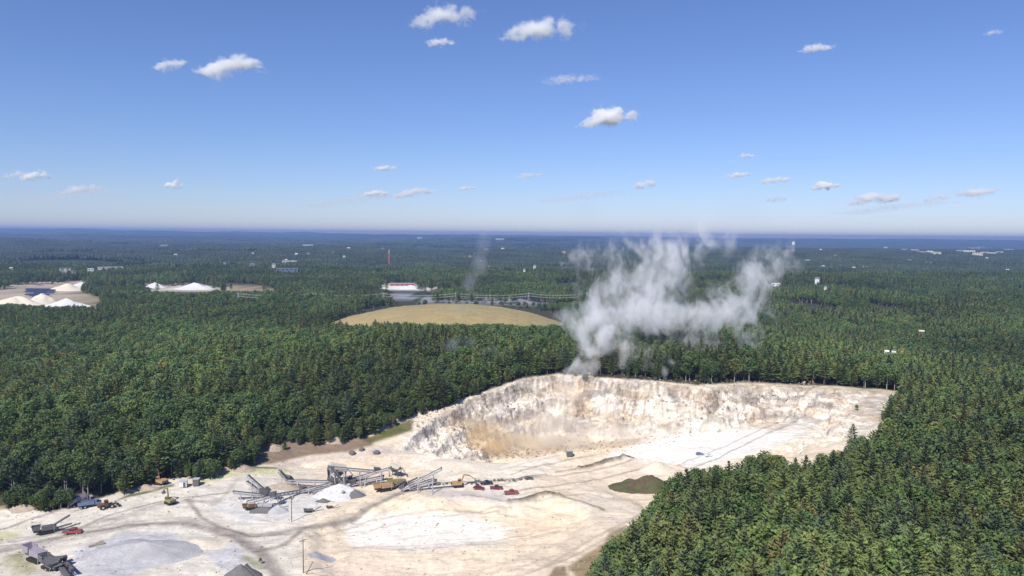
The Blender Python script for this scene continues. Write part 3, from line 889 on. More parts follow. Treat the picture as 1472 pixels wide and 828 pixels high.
# ------------------------------------------------------------------ machines and other things of the yard
def pos(px, py, dz=0.0):
    p = on(px, py); p.z += dz; return p
def conveyor(p0, p1, w=1.1, label='', group=None, legs=2, sag=0.0, mat='steel', name='conveyor'):
    w *= .82
    p0 = Vector(p0); p1 = Vector(p1)
    e = empty(name, p0, 0, label, 'conveyor', group)
    d = p1-p0; L = d.length; u = d.normalized(); side = u.cross(Vector((0, 0, 1))).normalized(); up = side.cross(u).normalized()
    fr = MB()
    for s in (-1, 1):
        a = side*s*w*.5
        fr.bar(a+up*.0, d+a, .16, .2); fr.bar(a-up*.85, d+a-up*.85, .16, .2)
        n = max(4, int(L/2.0))
        for i in range(n):
            q0 = d*(i/n); q1 = d*((i+1)/n)
            fr.bar(a+q0, a+q1-up*.85, .09); fr.bar(a+q1, a+q1-up*.85, .09)
    fr.build('frame', M[mat], e)
    b = MB(); rt = Matrix((side, u, up)).transposed()
    b.box(d*.5+up*.16, (w*.95, L+.6, .14), rt)
    b.build('belt', M['belt'], e)
    MB().tube(d-side*w*.55, d+side*w*.55, .35, None, 10).build('head_drum', M['dark_steel'], e)
    MB().box(up*.7+u*.9, (w*1.7, 2.0, 1.1), rt, 1.35).build('feed_hopper', M['dark_steel'], e)
    for k in range(legs):
        f = (.42, .78)[k] if legs == 2 else .62
        q = d*f; gzv = gz(p0.x+q.x, p0.y+q.y)-p0.z
        if q.z-gzv < .8: continue
        lg = MB()
        for s in (-1, 1):
            lg.bar(q+side*s*w*.5-up*.8, Vector((q.x, q.y, gzv))+side*s*(w*.5+.5), .22)
        mid = (q+Vector((q.x, q.y, gzv)))*.5
        lg.bar(mid-side*(w*.5+.25), mid+side*(w*.5+.25), .14)
        lg.build('leg', M[mat], e)
    return e
def wheel(e, c, r, w=.35, nm='wheel'):
    a = Vector(c)
    o = MB().tube(a-Vector((0, w/2, 0)), a+Vector((0, w/2, 0)), r, None, 14).build(nm, M['rubber'], e)
    MB().tube(a-Vector((0, w/2+.03, 0)), a+Vector((0, w/2+.03, 0)), r*.5, None, 10).build('rim', M['cream'], o)
    return o
def track(e, y, L, h=.95, w=.6):
    r = h/2; P = []
    for i in range(7): t = math.pi/2+math.pi*i/6; P.append((-L/2+r+r*math.cos(t), r+r*math.sin(t)))
    for i in range(7): t = -math.pi/2+math.pi*i/6; P.append((L/2-r+r*math.cos(t), r+r*math.sin(t)))
    MB().prism(P, y-w/2, y+w/2).build('track', M['rubber'], e)
def excavator(p, rz, mat, label, group=None, sc=1.0, boom=(3.6, 4.6), tip=(7.2, 3.0)):
    e = empty('excavator', p, rz, label, 'excavator', group, sc)
    track(e, 1.2, 4.4); track(e, -1.2, 4.4)
    MB().box((0, 0, .8), (2.2, 1.8, .5)).build('undercarriage', M['dark_steel'], e)
    b = MB(); b.prism([(-2.7,1.1),(1.6,1.1),(1.6,1.9),(.2,2.0),(-.4,2.3),(-2.5,2.25),(-2.8,1.8)], -1.35, 1.35)
    bo = b.build('body', M[mat], e)
    MB().prism([(-2.95,1.15),(-2.3,1.15),(-2.3,2.1),(-2.9,1.95)], -1.3, 1.3).build('counterweight', M['dark_steel'], e)
    c = MB().prism([(.0,1.9),(1.65,1.9),(1.75,2.5),(1.35,3.15),(.1,3.15)], .3, 1.3).build('cab', M[mat], e)
    MB().prism([(.15,2.2),(1.62,2.2),(1.66,2.5),(1.32,3.02),(.2,3.02)], .28, 1.32).build('window', M['glass'], c)
    bm_ = MB(); A = Vector((1.2, -.15, 1.7)); B = Vector((boom[0]*.62, -.15, boom[1]*1.0)); Cc = Vector((boom[0]+.9, -.15, boom[1]*.86)); D = Vector((tip[0], -.15, tip[1]-1.2))
    bm_.bar(A, B, .45, .6); bm_.bar(B, Cc, .42, .5); bm_.build('boom', M[mat], e)
    ar = MB(); ar.bar(Cc+Vector((-.5, 0, .5)), D, .35, .42); aro = ar.build('arm', M[mat], e)
    MB().tube(B+Vector((0, 0, .3)), Cc+Vector((-.5, 0, .7)), .1).build('hydraulic_cylinder', M['steel'], e)
    x, z = D.x, D.z
    MB().prism([(x-.1,z),(x+.35,z-.2),(x+.2,z-1.0),(x-.5,z-1.25),(x-1.1,z-.9),(x-.7,z-.35)], -.75, .45).build('bucket', M['dark_steel'], e)
    return e
def loader(p, rz, mat, label, group=None, sc=1.0, lift=.6):
    e = empty('wheel_loader', p, rz, label, 'loader', group, sc)
    for x in (-1.5, 1.5):
        for y in (-1.1, 1.1): wheel(e, (x, y, .8), .8, .6)
    MB().prism([(-3.1,1.0),(.3,1.0),(.3,1.9),(-.4,2.05),(-2.9,1.9),(-3.2,1.5)], -.95, .95).build('body', M[mat], e)
    MB().prism([(.3,.8),(2.0,.8),(2.2,1.3),(1.2,1.6),(.3,1.6)], -.6, .6).build('front_frame', M[mat], e)
    c = MB().prism([(-.9,1.9),(.5,1.9),(.4,3.2),(-.8,3.2)], -.75, .75).build('cab', M[mat], e)
    MB().prism([(-.85,2.25),(.53,2.25),(.46,3.0),(-.78,3.0)], -.78, .78).build('window', M['glass'], c)
    for s in (-1, 1): MB().bar((1.0, s*.45, 1.6), (3.1, s*.45, .5+lift), .22, .3).build('lift_arm', M[mat], e)
    z = .3+lift
    MB().prism([(3.0,z+1.1),(3.15,z+1.0),(3.2,z+.1),(4.2,z-.05),(4.2,z-.15),(3.1,z-.15),(2.9,z+.3)], -1.4, 1.4).build('bucket', M['dark_steel'], e)
    return e
def car(p, rz, mat, label, group=None, pickup=False, sc=1.0):
    sc *= .92
    e = empty('parked_car', p, rz, label, 'car', group, sc)
    if pickup:
        pr = [(-2.7,.5),(-2.7,1.15),(-.8,1.15),(-.8,1.2),(-.55,1.8),(.75,1.8),(1.25,1.22),(2.5,1.08),(2.7,.8),(2.7,.45)]
    else:
        pr = [(-2.35,.45),(-2.4,.95),(-2.1,1.1),(-1.5,1.55),(.3,1.55),(1.1,1.05),(2.2,.9),(2.35,.65),(2.35,.4)]
    bo = MB().prism(pr, -.92, .92).build('body', M[mat], e)
    if pickup: MB().box((-1.75, 0, 1.13), (1.6, 1.5, .1)).build('load_bed', M['dark_steel'], e)
    g = [(-.62,1.25),(-.5,1.72),(.72,1.72),(1.12,1.25)] if pickup else [(-1.85,1.1),(-1.42,1.48),(.25,1.48),(.95,1.1)]
    MB().prism(g, -.94, .94).build('window', M['glass'], e)
    for x in (-1.55, 1.6):
        for y in (-.85, .85): wheel(e, (x, y, .36), .36, .24)
    for y in (-.65, .65): MB().box((2.36 if not pickup else 2.7, y, .75), (.06, .3, .16)).build('headlight', M['white'], e)
    return e
def dump_truck(p, rz, mat, label, group=None, sc=1.0, raised=0.0):
    e = empty('dump_truck', p, rz, label, 'truck', group, sc)
    MB().box((0, 0, .95), (8.2, .9, .35)).build('chassis', M['dark_steel'], e)
    for x in (-2.9, -1.5, 3.0):
        for y in (-1.05, 1.05): wheel(e, (x, y, .55), .55, .4)
    c = MB().prism([(2.0,1.0),(4.2,1.0),(4.2,1.9),(3.6,2.0),(3.3,2.95),(2.0,2.95)], -1.15, 1.15).build('cab', M[mat], e)
    MB().prism([(2.5,2.05),(3.62,2.05),(3.36,2.8),(2.5,2.8)], -1.18, 1.18).build('window', M['glass'], c)
    t = MB(); rm = Matrix.Rotation(-raised, 3, 'Y'); P = Vector((-4.1, 0, 1.25))
    L = [((2.9, 0, .1), (5.8, 2.3, .15)), ((2.9, 1.15, .75), (5.8, .12, 1.3)), ((2.9, -1.15, .75), (5.8, .12, 1.3)), ((5.75, 0, .8), (.12, 2.3, 1.5)), ((0.05, 0, .7), (.1, 2.3, 1.1))]
    for c_, d_ in L: t.box(P+rm @ Vector(c_), d_, rm)
    t.build('tipping_body', M[mat if mat != 'navy' else 'dark_steel'], e)
    return e
def crusher(p, rz, mat, label, group=None, sc=1.0, arms=((4.5, 0, 1.4, 10, 0, 4.0),)):
    e = empty('crusher', p, rz, label, 'crusher', group, sc)
    track(e, 1.2, 5.0); track(e, -1.2, 5.0)
    MB().box((0, 0, 1.3), (8.5, 1.6, .5)).build('chassis', M['dark_steel'], e)
    b = MB(); b.prism([(-1.6,1.5),(3.4,1.5),(3.4,2.6),(1.6,3.0),(-1.6,3.0)], -1.2, 1.2); b.build('engine_housing', M[mat], e)
    h = MB()
    for s in (-1, 1):
        h.prism([(-4.8,3.6),(-4.4,2.0),(-2.0,2.0),(-1.7,3.6)], s*1.25-.06, s*1.25+.06)
    h.prism([(-4.85,3.7),(-4.3,1.9),(-4.2,1.9),(-4.7,3.7)], -1.3, 1.3); h.box((-3.2, 0, 1.95), (2.4, 2.5, .12))
    h.build('hopper', M[mat], e)
    for (x0, y0, z0, x1, y1, z1) in arms:
        a, c_ = Vector((x0, y0, z0)), Vector((x1, y1, z1)); u = (c_-a).normalized(); sd = u.cross(Vector((0, 0, 1))).normalized()
        q = MB(); q.bar(a+sd*.5, c_+sd*.5, .14, .35); q.bar(a-sd*.5, c_-sd*.5, .14, .35); q.bar(a, c_, .85, .12)
        q.build('discharge_conveyor', M['dark_steel'], e)
    lg = MB()
    for s in (-1, 1): lg.bar((2.6, s*1.25, 0), (2.6, s*1.25, 3.0), .12)
    lg.bar((1.2, 1.35, 3.1), (3.4, 1.35, 3.1), .06); lg.build('ladder_frame', M['steel'], e)
    return e
def screen_plant(p, rz, label, group=None, sc=1.0, mat='steel'):
    e = empty('screening_plant', p, rz, label, 'screening plant', group, sc)
    lg = MB()
    for x in (-2.6, 2.6):
        for y in (-1.6, 1.6): lg.bar((x, y, 0), (x, y, 4.6), .25)
    for x in (-2.6, 2.6): lg.bar((x, -1.6, .3), (x, 1.6, 4.2), .12)
    for y in (-1.6, 1.6): lg.bar((-2.6, y, .3), (2.6, y, 4.2), .12)
    lg.build('frame', M[mat], e)
    MB().box((0, 0, 4.5), (6.2, 4.4, .15)).build('walkway', M['dark_steel'], e)
    rm = Matrix.Rotation(.28, 3, 'Y')
    MB().box((0, 0, 5.7), (5.6, 2.4, 1.7), rm).build('screen_box', M['cream'], e)
    r = MB()
    for x in (-3, -1, 1, 3):
        for y in (-2.1, 2.1): r.bar((x, y, 4.5), (x, y, 5.6), .07)
    for y in (-2.1, 2.1): r.bar((-3, y, 5.6), (3, y, 5.6), .07)
    r.build('railing', M['yellow'], e)
    MB().box((0, 0, 3.5), (2.2, 1.9, 1.8), None, 1.7).build('hopper', M['dark_steel'], e)
    st = MB()
    for i in range(12): st.box((3.0+i*.3, 2.0, 4.4-i*.36), (.3, .8, .06))
    st.bar((3.0, 2.4, 4.4), (6.4, 2.4, .2), .1); st.bar((3.0, 1.6, 4.4), (6.4, 1.6, .2), .1)
    st.build('stairs', M[mat], e)
    return e
def lump(name, p, rx, ry, h, mat, label, cat, group=None, seed=1, peak=1.0, rz=0.0, n=26, rough=.18):
    """a heap with a natural slope, uneven foot and crest"""
    V = []; Fc = []; r = random.Random(seed); o0 = r.uniform(0, 90)
    rings = 12
    c, s_ = math.cos(rz), math.sin(rz)
    for i in range(rings+1):
        f = i/rings
        for j in range(n):
            a = 6.2832*j/n
            w = 1+.22*(fbm(np.array([math.cos(a)*1.5+o0]), np.array([math.sin(a)*1.5+o0]), 3, seed)[0]-.5)*2
            x = rx*w*(1-f)*math.cos(a); y = ry*w*(1-f)*math.sin(a)
            x, y = x*c-y*s_, x*s_+y*c
            g = 1-(1-f)
            z = h*(f**peak if peak > 1 else 1-(1-f)**(2-peak+.0001))
            z += h*rough*(fbm(np.array([x/(.3*rx)+o0]), np.array([y/(.3*ry)]), 4, seed+3)[0]-.5)*2*min(1, f*3)
            V.append([x, y, z-.15, f])
    A = np.array(V); g = terrain(p.x+A[:, 0], p.y+A[:, 1])-p.z
    A[:, 2] += g*(A[:, 3] < .99); V = A[:, :3].tolist()
    for i in range(rings):
        for j in range(n):
            j2 = (j+1) % n
            Fc.append((i*n+j, i*n+j2, (i+1)*n+j2, (i+1)*n+j))
    o = mesh(name, V, Fc, mat, None, True)
    o.location = p
    return tag(o, label, cat, group)
def boulder(p, r, mat, label, seed, group=None, cat='rock', name='boulder'):
    rr = random.Random(seed)
    bm = bmesh.new(); bmesh.ops.create_icosphere(bm, subdivisions=2, radius=r)
    for v in bm.verts:
        k = 1+.5*(vnoise(np.array([v.co.x*1.1/r+seed*3.1]), np.array([v.co.y*1.1/r+v.co.z*1.7/r]), seed)[0]-.5)
        v.co = Vector((v.co.x*k*rr.uniform(.95, 1.1), v.co.y*k, v.co.z*k*.75))
    me = bpy.data.meshes.new(name); bm.to_mesh(me); bm.free(); me.materials.append(mat)
    o = bpy.data.objects.new(name, me); COL.objects.link(o); o.location = p+Vector((0, 0, r*.35)); o.rotation_euler = (0, 0, rr.random()*6)
    return tag(o, label, cat, group)

G0 = 'conveyors of the main processing plant'
def cv(a, b, ha, hb, label, w=1.1, legs=2, mat='steel'):
    """a, b: photo pixels of foot and head; ha, hb: their heights above the yard"""
    p0 = at(*a, gz(*on(*a).xy)+ha); p1 = at(*b, gz(*on(*b).xy)+hb)
    return conveyor(p0, p1, w, label, G0, legs, 0, mat)
cv((231,423),(214,408),1.0,6.5,'long dark stacking conveyor rising to the upper left over the west end of the plant',1.2)
cv((227,423.5),(213,413),.9,4.5,'shorter stacking conveyor just below the dark one at the west end of the plant')
cv((229,424.5),(201,421.5),.9,3.2,'low conveyor pointing left at the west end of the plant')
cv((237,424.5),(213,430),3.8,1.6,'inclined conveyor above the small crushers at the west end of the plant',1.1)
cv((262,420),(234,424.5),1.5,3.4,'middle conveyor feeding the west end of the plant past a rubble heap',1.1)
cv((290,413),(258,420.5),3.6,1.6,'conveyor running left from the central tower towards the rubble heap',1.1)
cv((249,412),(241,403.5),1.0,5.0,'short grey stacker standing behind the rubble heap',1.5,1)
cv((287,412.5),(248,411.8),3.8,2.2,'level conveyor joining the short grey stacker and the central tower')
cv((297,415),(284,400),1.5,9.5,'thick double-width conveyor climbing to the top of the central tower',2.6,2)
cv((284,413),(282.5,401),1.0,8.0,'narrow steep conveyor left of the thick one at the central tower',1.0,1)
cv((326,404),(287,400.5),4.5,9.0,'high conveyor bridge running right from the top of the central tower')
cv((299,411.5),(336,400.8),2.0,7.5,'conveyor rising right from the central tower under the high bridge')
cv((302,414.5),(330,408),1.6,3.5,'low conveyor running right towards the grey screening house')
cv((290,416.5),(268,421.5),2.0,1.4,'low conveyor leaving the central tower to the lower left')
cv((345,419.5),(379.5,401.5),1.2,9.5,'longest conveyor, rising right from the orange machine over open sand',1.1)
cv((352,417.5),(373,410.5),1.0,3.6,'short conveyor lying below the longest one')
screen_plant(pos(291,414), .3, 'grey central screening tower with walkways above the white heap', None, 1.15)
screen_plant(pos(340,409), -.4, 'grey screening house behind the orange machine', None, .8, 'dark_steel')
screen_plant(pos(236,429), .1, 'small dark transfer tower at the west end of the plant', None, .5, 'dark_steel')
G1 = 'small machines of the quarry yard'
crusher(pos(216,437), .35, 'brown', 'brown tracked crusher at the west end of the plant, left of its neighbour', G1, .62)
crusher(pos(229,436.5), .2, 'steel', 'grey tracked crusher beside the small gravel cone under the conveyor', G1, .62)
crusher(pos(309,412), .2, 'cream', 'cream machine standing right of the central tower', G1, .6)
crusher(pos(331,421), .45, 'orange', 'orange tracked crusher beside the haul road', None, .95, ((4.5,0,1.4,9,0,3.4),))
crusher(pos(342,417), .3, 'olive', 'olive screening machine right behind the orange crusher', None, .9, ((4.5,0,1.4,9,0,3.0),))
crusher(pos(40,457.5), .55, 'dark_steel', 'dark tracked screener with raised conveyors beside the haul road on the left', None, .85, ((2,0,2.6,8,1.6,5.2),(2,0,1.4,8.5,-1.2,2.6)))
crusher(pos(32,481), -.5, 'lilac', 'dark crusher with tall hopper at the bottom left corner', None, 1.15, ((4,0,1.4,11,1,3.2),(4,-.6,2.0,10,-3,2.2)))
crusher(pos(43,488), -.6, 'dark_steel', 'second dark machine at the bottom left corner, nearest the frame edge', None, 1.0, ((3,0,1.4,9,0,4.0),))
conveyor(pos(50,486,1.5), at(58,494,3.5), 1.2, 'black conveyor with a pale belt edge at the bottom left corner', None, 1, 0, 'dark_steel')
conveyor(pos(55,483,1.0), at(62,488,3.0), .8, 'thin conveyor behind the black one at the bottom left corner', None, 1, 0, 'dark_steel')
crusher(pos(266,439.5), .4, 'dark_steel', 'small dark machine standing alone on the grey yard right of the wooden pole', G1, .42)
crusher(pos(284,436), .3, 'brown', 'small brown machine near the haul road below the white heap', G1, .3)
crusher(pos(355,417), .1, 'dark_steel', 'flat dark machine under the foot of the longest conveyor', G1, .4)
crusher(pos(371,414.5), 2.9, 'dark_steel', 'small dark machine left of the yellow excavator', G1, .5)
excavator(pos(394,417.5), .25, 'orange', 'yellow orange excavator with raised boom beside the parked pickups', None, .92, (4.2,5.2), (8.0,3.6))
excavator(pos(138.5,415.5), 2.6, 'orange', 'orange excavator bending its boom at the edge of the left wood', None, 1.0, (3.8,5.2), (7.0,2.4))
excavator(pos(146,432), 2.5, 'olive', 'pale excavator with boom pointing up on the open grey yard', None, .85, (3.2,6.4), (5.4,5.6))
loader(pos(92,436), .7, 'brown', 'brown wheel loader parked right of the blue trucks', None, .95)
dump_truck(pos(71,433.5), .75, 'lilac', 'grey lilac dump truck with raised body under the left wood', 'trucks parked under the left wood', 1.0, .35)
dump_truck(pos(77,435), .55, 'blue', 'blue dump truck next to the grey one under the left wood', 'trucks parked under the left wood', .9)
G2 = 'vehicles parked beside the excavator'
car(pos(418.5,415.5), .2, 'navy', 'dark navy pickup parked nearest the excavator', G2, True)
car(pos(412,419.8), -.3, 'dark_red', 'dark maroon car parked left in the row of three red ones', G2)
car(pos(427,419.6), .05, 'dark_red', 'maroon pickup parked in the middle of the row of three red ones', G2, True)
car(pos(440,423.8), .15, 'red', 'brighter red pickup parked right of the other red ones', G2, True, 1.1)
car(pos(62.5,457.8), .12, 'red', 'red pickup driving on the haul road at far left', None, True, 1.15)
def container(p, rz, d, mat, label, name='site_cabin', cat='cabin'):
    e = empty(name, p, rz, label, cat)
    MB().box((0, 0, d[2]/2+.15), d).build('wall', M[mat], e)
    MB().box((0, 0, d[2]+.2), (d[0]+.2, d[1]+.2, .1)).build('roof', M['steel'], e)
    MB().box((d[0]*.2, -d[1]/2-.03, 1.1), (.9, .06, 1.9)).build('door', M['dark_steel'], e)
    return e
container(pos(158,417.5), .2, (2.6,2.2,2.2), 'white', 'small white hut on the yard edge below the left wood')
container(pos(169,416.5), .1, (2.2,2.0,2.6), 'dark_steel', 'small black hut right of the white one on the yard edge')
container(pos(490,391.3), .1, (2.6,2.2,2.4), 'dark_steel', 'tiny dark hut alone on the sand above the black scarp line', 'drill_hut', 'hut')
container(pos(398,395.5), .6, (3,1.6,1.6), 'steel', 'low grey tank on the pale rim of the pit', 'water_tank', 'tank')
for i, (px, py, s, mt, lb) in enumerate([(602,390,.85,'blue','blue car on the white quarry floor near the right wood'),(610,391.5,.85,'white','white car on the quarry floor right of the blue one'),
                                         (455,411,.8,'dark_steel','dark car at the right end of the boulder row')]):
    car(pos(px, py), .2*i, mt, lb, None, False, s)
def pole(p, H, label, arm=True, r=.17, name='utility_pole'):
    e = empty(name, p, random.random(), label, 'pole')
    MB().tube((0, 0, -.5), (0, 0, H), r, r*.65, 8).build('post', M['wood'], e)
    if arm:
        a = MB(); a.box((0, 0, H-.7), (2.4, .14, .16)); a.bar((-.8, 0, H-.7), (0, 0, H-1.5), .06); a.bar((.8, 0, H-.7), (0, 0, H-1.5), .06); a.build('crossarm', M['wood'], e)
        for x in (-1.05, 0, 1.05): MB().tube((x, 0, H-.62), (x, 0, H-.36), .07, .05, 6).build('insulator', M['white'], e)
    return e
pole(pos(251,447.5), 9.0, 'wooden pole with crossarm standing on the grey yard left of the haul road')
pole(pos(261,491.5), 10.6, 'tall wooden pole at the bottom edge left of the grey sand patch')
e = pole(pos(263.5,492.5), 5.0, 'short leaning post beside the tall pole at the bottom edge', False, .14, 'post'); e.rotation_euler = (.25, .5, 0)
# distant poles and towers among the trees
for px, py, d, H, lb in ((632,299,560,26,'pale bare pole rising from the smoke behind the quarry'),(729,301,620,26,'pale pole standing in the wood behind the right quarry rim'),
                         (834,272,900,30,'pale pole standing in the far right wood')):
    q = pt(px, py, d); z = gz(q.x, q.y); pole(Vector((q.x, q.y, z)), H, lb, False, .4, 'mast')
# gravel and sand heaps
lump('gravel_pile', pos(239,438.5), 4.2, 3.4, 2.4, M['grey_gravel'], 'small grey gravel cone beside the tracked crushers', 'gravel heap', None, 3)
lump('gravel_pile', pos(228,437.5), 6.5, 3.6, 1.4, M['dark_gravel'], 'dark gravel spread under the small crushers', 'gravel heap', None, 4)
lump('gravel_pile', pos(292,424), 10.5, 7, 4.4, M['white_gravel'], 'bright white heap with dark blocks in the middle of the plant', 'gravel heap', None, 5)
lump('gravel_pile', pos(306,425), 4.5, 3.5, 2.6, M['dark_gravel'], 'dark olive heap right of the bright white one', 'gravel heap', None, 6)
lump('gravel_pile', pos(246,418.5), 8.5, 4.0, 2.4, M['tan_rock'], 'brown rubble heap between the conveyors of the plant', 'rubble heap', None, 7)
lump('gravel_pile', pos(278,430), 3.2, 2.2, 1.3, M['dark_gravel'], 'small dark heap at the left foot of the white one', 'gravel heap', None, 8)
lump('gravel_pile', pos(125,474), 19, 11, 3.6, M['grey_gravel'], 'broad low grey gravel stockpile in the left foreground', 'gravel heap', None, 9, 1.0, .1, 40, .1)
lump('gravel_pile', pos(168,466), 12, 6, 1.4, M['sand'], 'low cream sand heap right of the broad grey stockpile', 'sand heap', None, 10)
lump('gravel_pile', pos(277,478), 6.5, 4.2, .5, M['grey_gravel'], 'thin grey gravel patch on the orange sand right of the tall pole', 'gravel heap', None, 11)
lump('gravel_pile', pos(208,497), 6.2, 5.5, 5.0, M['dark_gravel'], 'dark conical heap cut by the bottom edge', 'gravel heap', None, 12)
conveyor(pos(232,506,1.0), at(212,485,5.8), 1.0, 'black conveyor tipping onto the dark heap at the bottom edge', None, 0, 0, 'dark_steel')
lump('earth_mound', pos(555,418), 14.5, 8, 4.2, M['brown_soil'], 'red brown earth mound with patchy grass beside the right wood', 'earth mound', None, 13, 1.0, -.12, 44, .5)
lump('sand_pile', pos(565,403), 8, 4.5, 3.4, M['sand'], 'pale sand heap behind the red brown mound', 'sand heap', None, 14)
lump('sand_pile', pos(400,399.5), 17, 8, 1.6, M['sand'], 'broad cream sand rise at the near rim of the pit', 'sand heap', None, 15, 1.0, 0, 36, .08)
lump('rock_pile', pos(19,436.5), 5.5, 2.6, 2.0, M['tan_rock'], 'brown rock heap at the far left under the wood', 'rock heap', None, 16)
lump('rock_pile', pos(126,419), 6, 2.8, 1.8, M['tan_rock'], 'brown brush and rock heap left of the orange excavator', 'rock heap', None, 17)
lump('rock_pile', pos(205,401), 7, 3.5, 2.2, M['tan_rock'], 'tan rock heap where the left wood meets the brown bank', 'rock heap', None, 18)
lump('sand_pile', pos(287,377.5), 6.5, 3.5, 3.6, M['tan_rock'], 'tan soil heap on the brown bank behind the lone pine', 'earth mound', None, 19)
lump('sand_pile', pos(237,384), 3.5, 4.0, 1.6, M['tan_rock'], 'narrow sandy gully heap at the left end of the brown bank', 'sand heap', None, 20)
# boulders lining the rim and the yard
rr = random.Random(5)
GB = 'dark boulders in a row along the rim of the upper yard'
for i in range(26):
    px = 372+i*3.0+rr.uniform(-.8, .8); py = float(np.interp(px, [372,395,418,445,460], [416,415,413.6,412.2,410.2]))+rr.uniform(-.4, .4)
    if 384 < px < 402: continue
    boulder(pos(px, py), rr.uniform(.4, .85), M['dark_gravel'], 'dark boulder in the row that lines the rim of the upper yard', i, GB)
GB2 = 'pale blocks lying on the white heap'
for i, (px, py) in enumerate(((286,419),(292,417.5),(298,423),(300,421),(284,424),(295,427))):
    boulder(pos(px, py, 2.2), .75, M['grey_gravel'], 'grey block lying on the bright white heap', 40+i, GB2)
for i, (px, py, s, lb) in enumerate([(303,389.5,1.5,'dark boulder left on the pale track below the brown bank'),(311,386.5,1.3,'scrubby dark boulder above its neighbours on the pale track'),
                                     (324,389,1.4,'dark boulder right of the others on the pale track'),(87,466.5,.8,'small dark rock on the left foreground gravel')]):
    boulder(pos(px, py), s, M['dark_gravel'], lb, 60+i)
def plank(p, L, rz, label):
    e = MB().box((0, 0, .25), (L, .9, .5)).box((L*.2, .4, .45), (L*.5, .5, .5)).build('steel_plate', M['tan_rock']); e.location = p; e.rotation_euler = (0, .05, rz)
    return tag(e, label, 'steel plate')
plank(pos(83,468), 4.5, .75, 'long brown steel plate lying on the left foreground gravel')
plank(pos(92.5,472.6), 2.6, -.3, 'short brown steel plate right of the long one')
# single trees and bushes along the bank
def lone(px, py, proto, sc, nm, label, group=None):
    cm, tm = proto; p = pos(px, py)
    e = empty(nm, p, rr.random()*6, label, 'bush' if nm == 'bush' else 'tree', group, sc)
    for q, me in (('trunk', tm), ('crown', cm)):
        c = bpy.data.objects.new(q, me); COL.objects.link(c); c.parent = e
lone(271,383,pines[2],.56,'pine_tree','lone round pine standing in front of the others on the brown bank')
lone(257,383,pines[4],.36,'pine_tree','small pine left of the lone round one on the brown bank')
lone(245,386,pines[4],.30,'pine_tree','smallest pine at the left end of the brown bank')
lone(309,378,broads[1],.45,'bush','round dark bush at the right end of the brown bank')
lone(238,381,pines[4],.45,'pine_tree','young pine at the sandy gully of the left wood edge')
lone(204,402,broads[0],.55,'bush','broad dark bush where the left wood meets the pale yard')
lone(218,398,broads[2],.5,'bush','dark green bush overhanging the left end of the brown bank')
lone(404,345,broads[1],.5,'bush','olive bush clinging to the left rim of the quarry wall')
lone(503,325,broads[0],.42,'bush','green bush on the quarry rim below the dust plume')
lone(547,327,broads[2],.40,'bush','bright green bush on the middle of the quarry rim')
lone(733,386,pines[1],.62,'pine_tree','pine standing out over the pale slope at the right wood edge')
lone(737,352,broads[1],.25,'bush','tiny bush on the pale right-hand bench of the quarry')
for i, (px, py) in enumerate(((224,484),)):
    lone(px, py, broads[i % 3], .13+.03*(i % 3), 'bush', 'small green bush in the fork of the haul roads', None)
GBr = 'low bushes scattered along the quarry rim'
for i in range(16):
    px = 486+i*9.3+rr.uniform(-3, 3); py = float(np.interp(px, [480,520,560,600,640], [322,324,327,330.5,328.5]))-.6
    lone(px, py, broads[i % 3], rr.uniform(.16, .30), 'bush', 'low bush in the line of scrub along the quarry rim', GBr)
# loose rubble at the foot of the walls (uncountable)
_rx = np.arange(-160, 160, 1.5); _ry = np.arange(300, 470, 1.5); _ax, _ay = np.meshgrid(_rx, _ry); _rz = terrain(_ax.ravel(), _ay.ravel()).reshape(_ax.shape)
def RZ(p):
    i = int(min(max((p.x+160)/1.5, 0), len(_rx)-1)); j = int(min(max((p.y-300)/1.5, 0), len(_ry)-1)); return float(_rz[j, i])
V = []; Fc = []; V2 = []
for i in range(2600):
    px = rr.uniform(352, 700); t = rr.random()**1.5
    py = float(np.interp(px, [352,400,480,560,640,700], [384,384,378,372,366,356]))+rr.uniform(-18, 10)*(.3+t)
    p = at(px, py, -6); z = RZ(p); r_s = rr.uniform(.25, .55) if rr.random() < .93 else rr.uniform(.7, 1.3)
    b0 = len(V); q = Matrix.Rotation(rr.random()*6, 3, Vector((rr.random()-.5, rr.random()-.5, rr.random()+.01)).normalized())
    for vx in ((1,0,0),(0,1,0),(-1,0,0),(0,-1,0),(0,0,.8),(0,0,-.8)): V.append(Vector((p.x, p.y, z+r_s*.2))+q @ (Vector(vx)*r_s*rr.uniform(.7, 1.2)))
    Fc += [(b0,b0+1,b0+4),(b0+1,b0+2,b0+4),(b0+2,b0+3,b0+4),(b0+3,b0,b0+4),(b0+1,b0,b0+5),(b0+2,b0+1,b0+5),(b0+3,b0+2,b0+5),(b0,b0+3,b0+5)]
for i in range(1500):
    px = rr.uniform(0, 560); py = rr.uniform(395, 493)
    if not inside(np.array([px]), np.array([py]), OPEN)[0]: continue
    p = at(px, py, 0); r_s = rr.uniform(.10, .28) if rr.random() < .94 else rr.uniform(.3, .55)
    V2.append((p, r_s))
zz2 = terrain(np.array([q[0].x for q in V2]), np.array([q[0].y for q in V2]))
for (p, r_s), z in zip(V2, zz2):
    b0 = len(V); q = Matrix.Rotation(rr.random()*6, 3, Vector((rr.random()-.5, rr.random()-.5, rr.random()+.01)).normalized())
    for vx in ((1,0,0),(0,1,0),(-1,0,0),(0,-1,0),(0,0,.8),(0,0,-.8)): V.append(Vector((p.x, p.y, z+r_s*.3))+q @ (Vector(vx)*r_s*rr.uniform(.7, 1.2)))
    Fc += [(b0,b0+1,b0+4),(b0+1,b0+2,b0+4),(b0+2,b0+3,b0+4),(b0+3,b0,b0+4),(b0+1,b0,b0+5),(b0+2,b0+1,b0+5),(b0+3,b0+2,b0+5),(b0,b0+3,b0+5)]
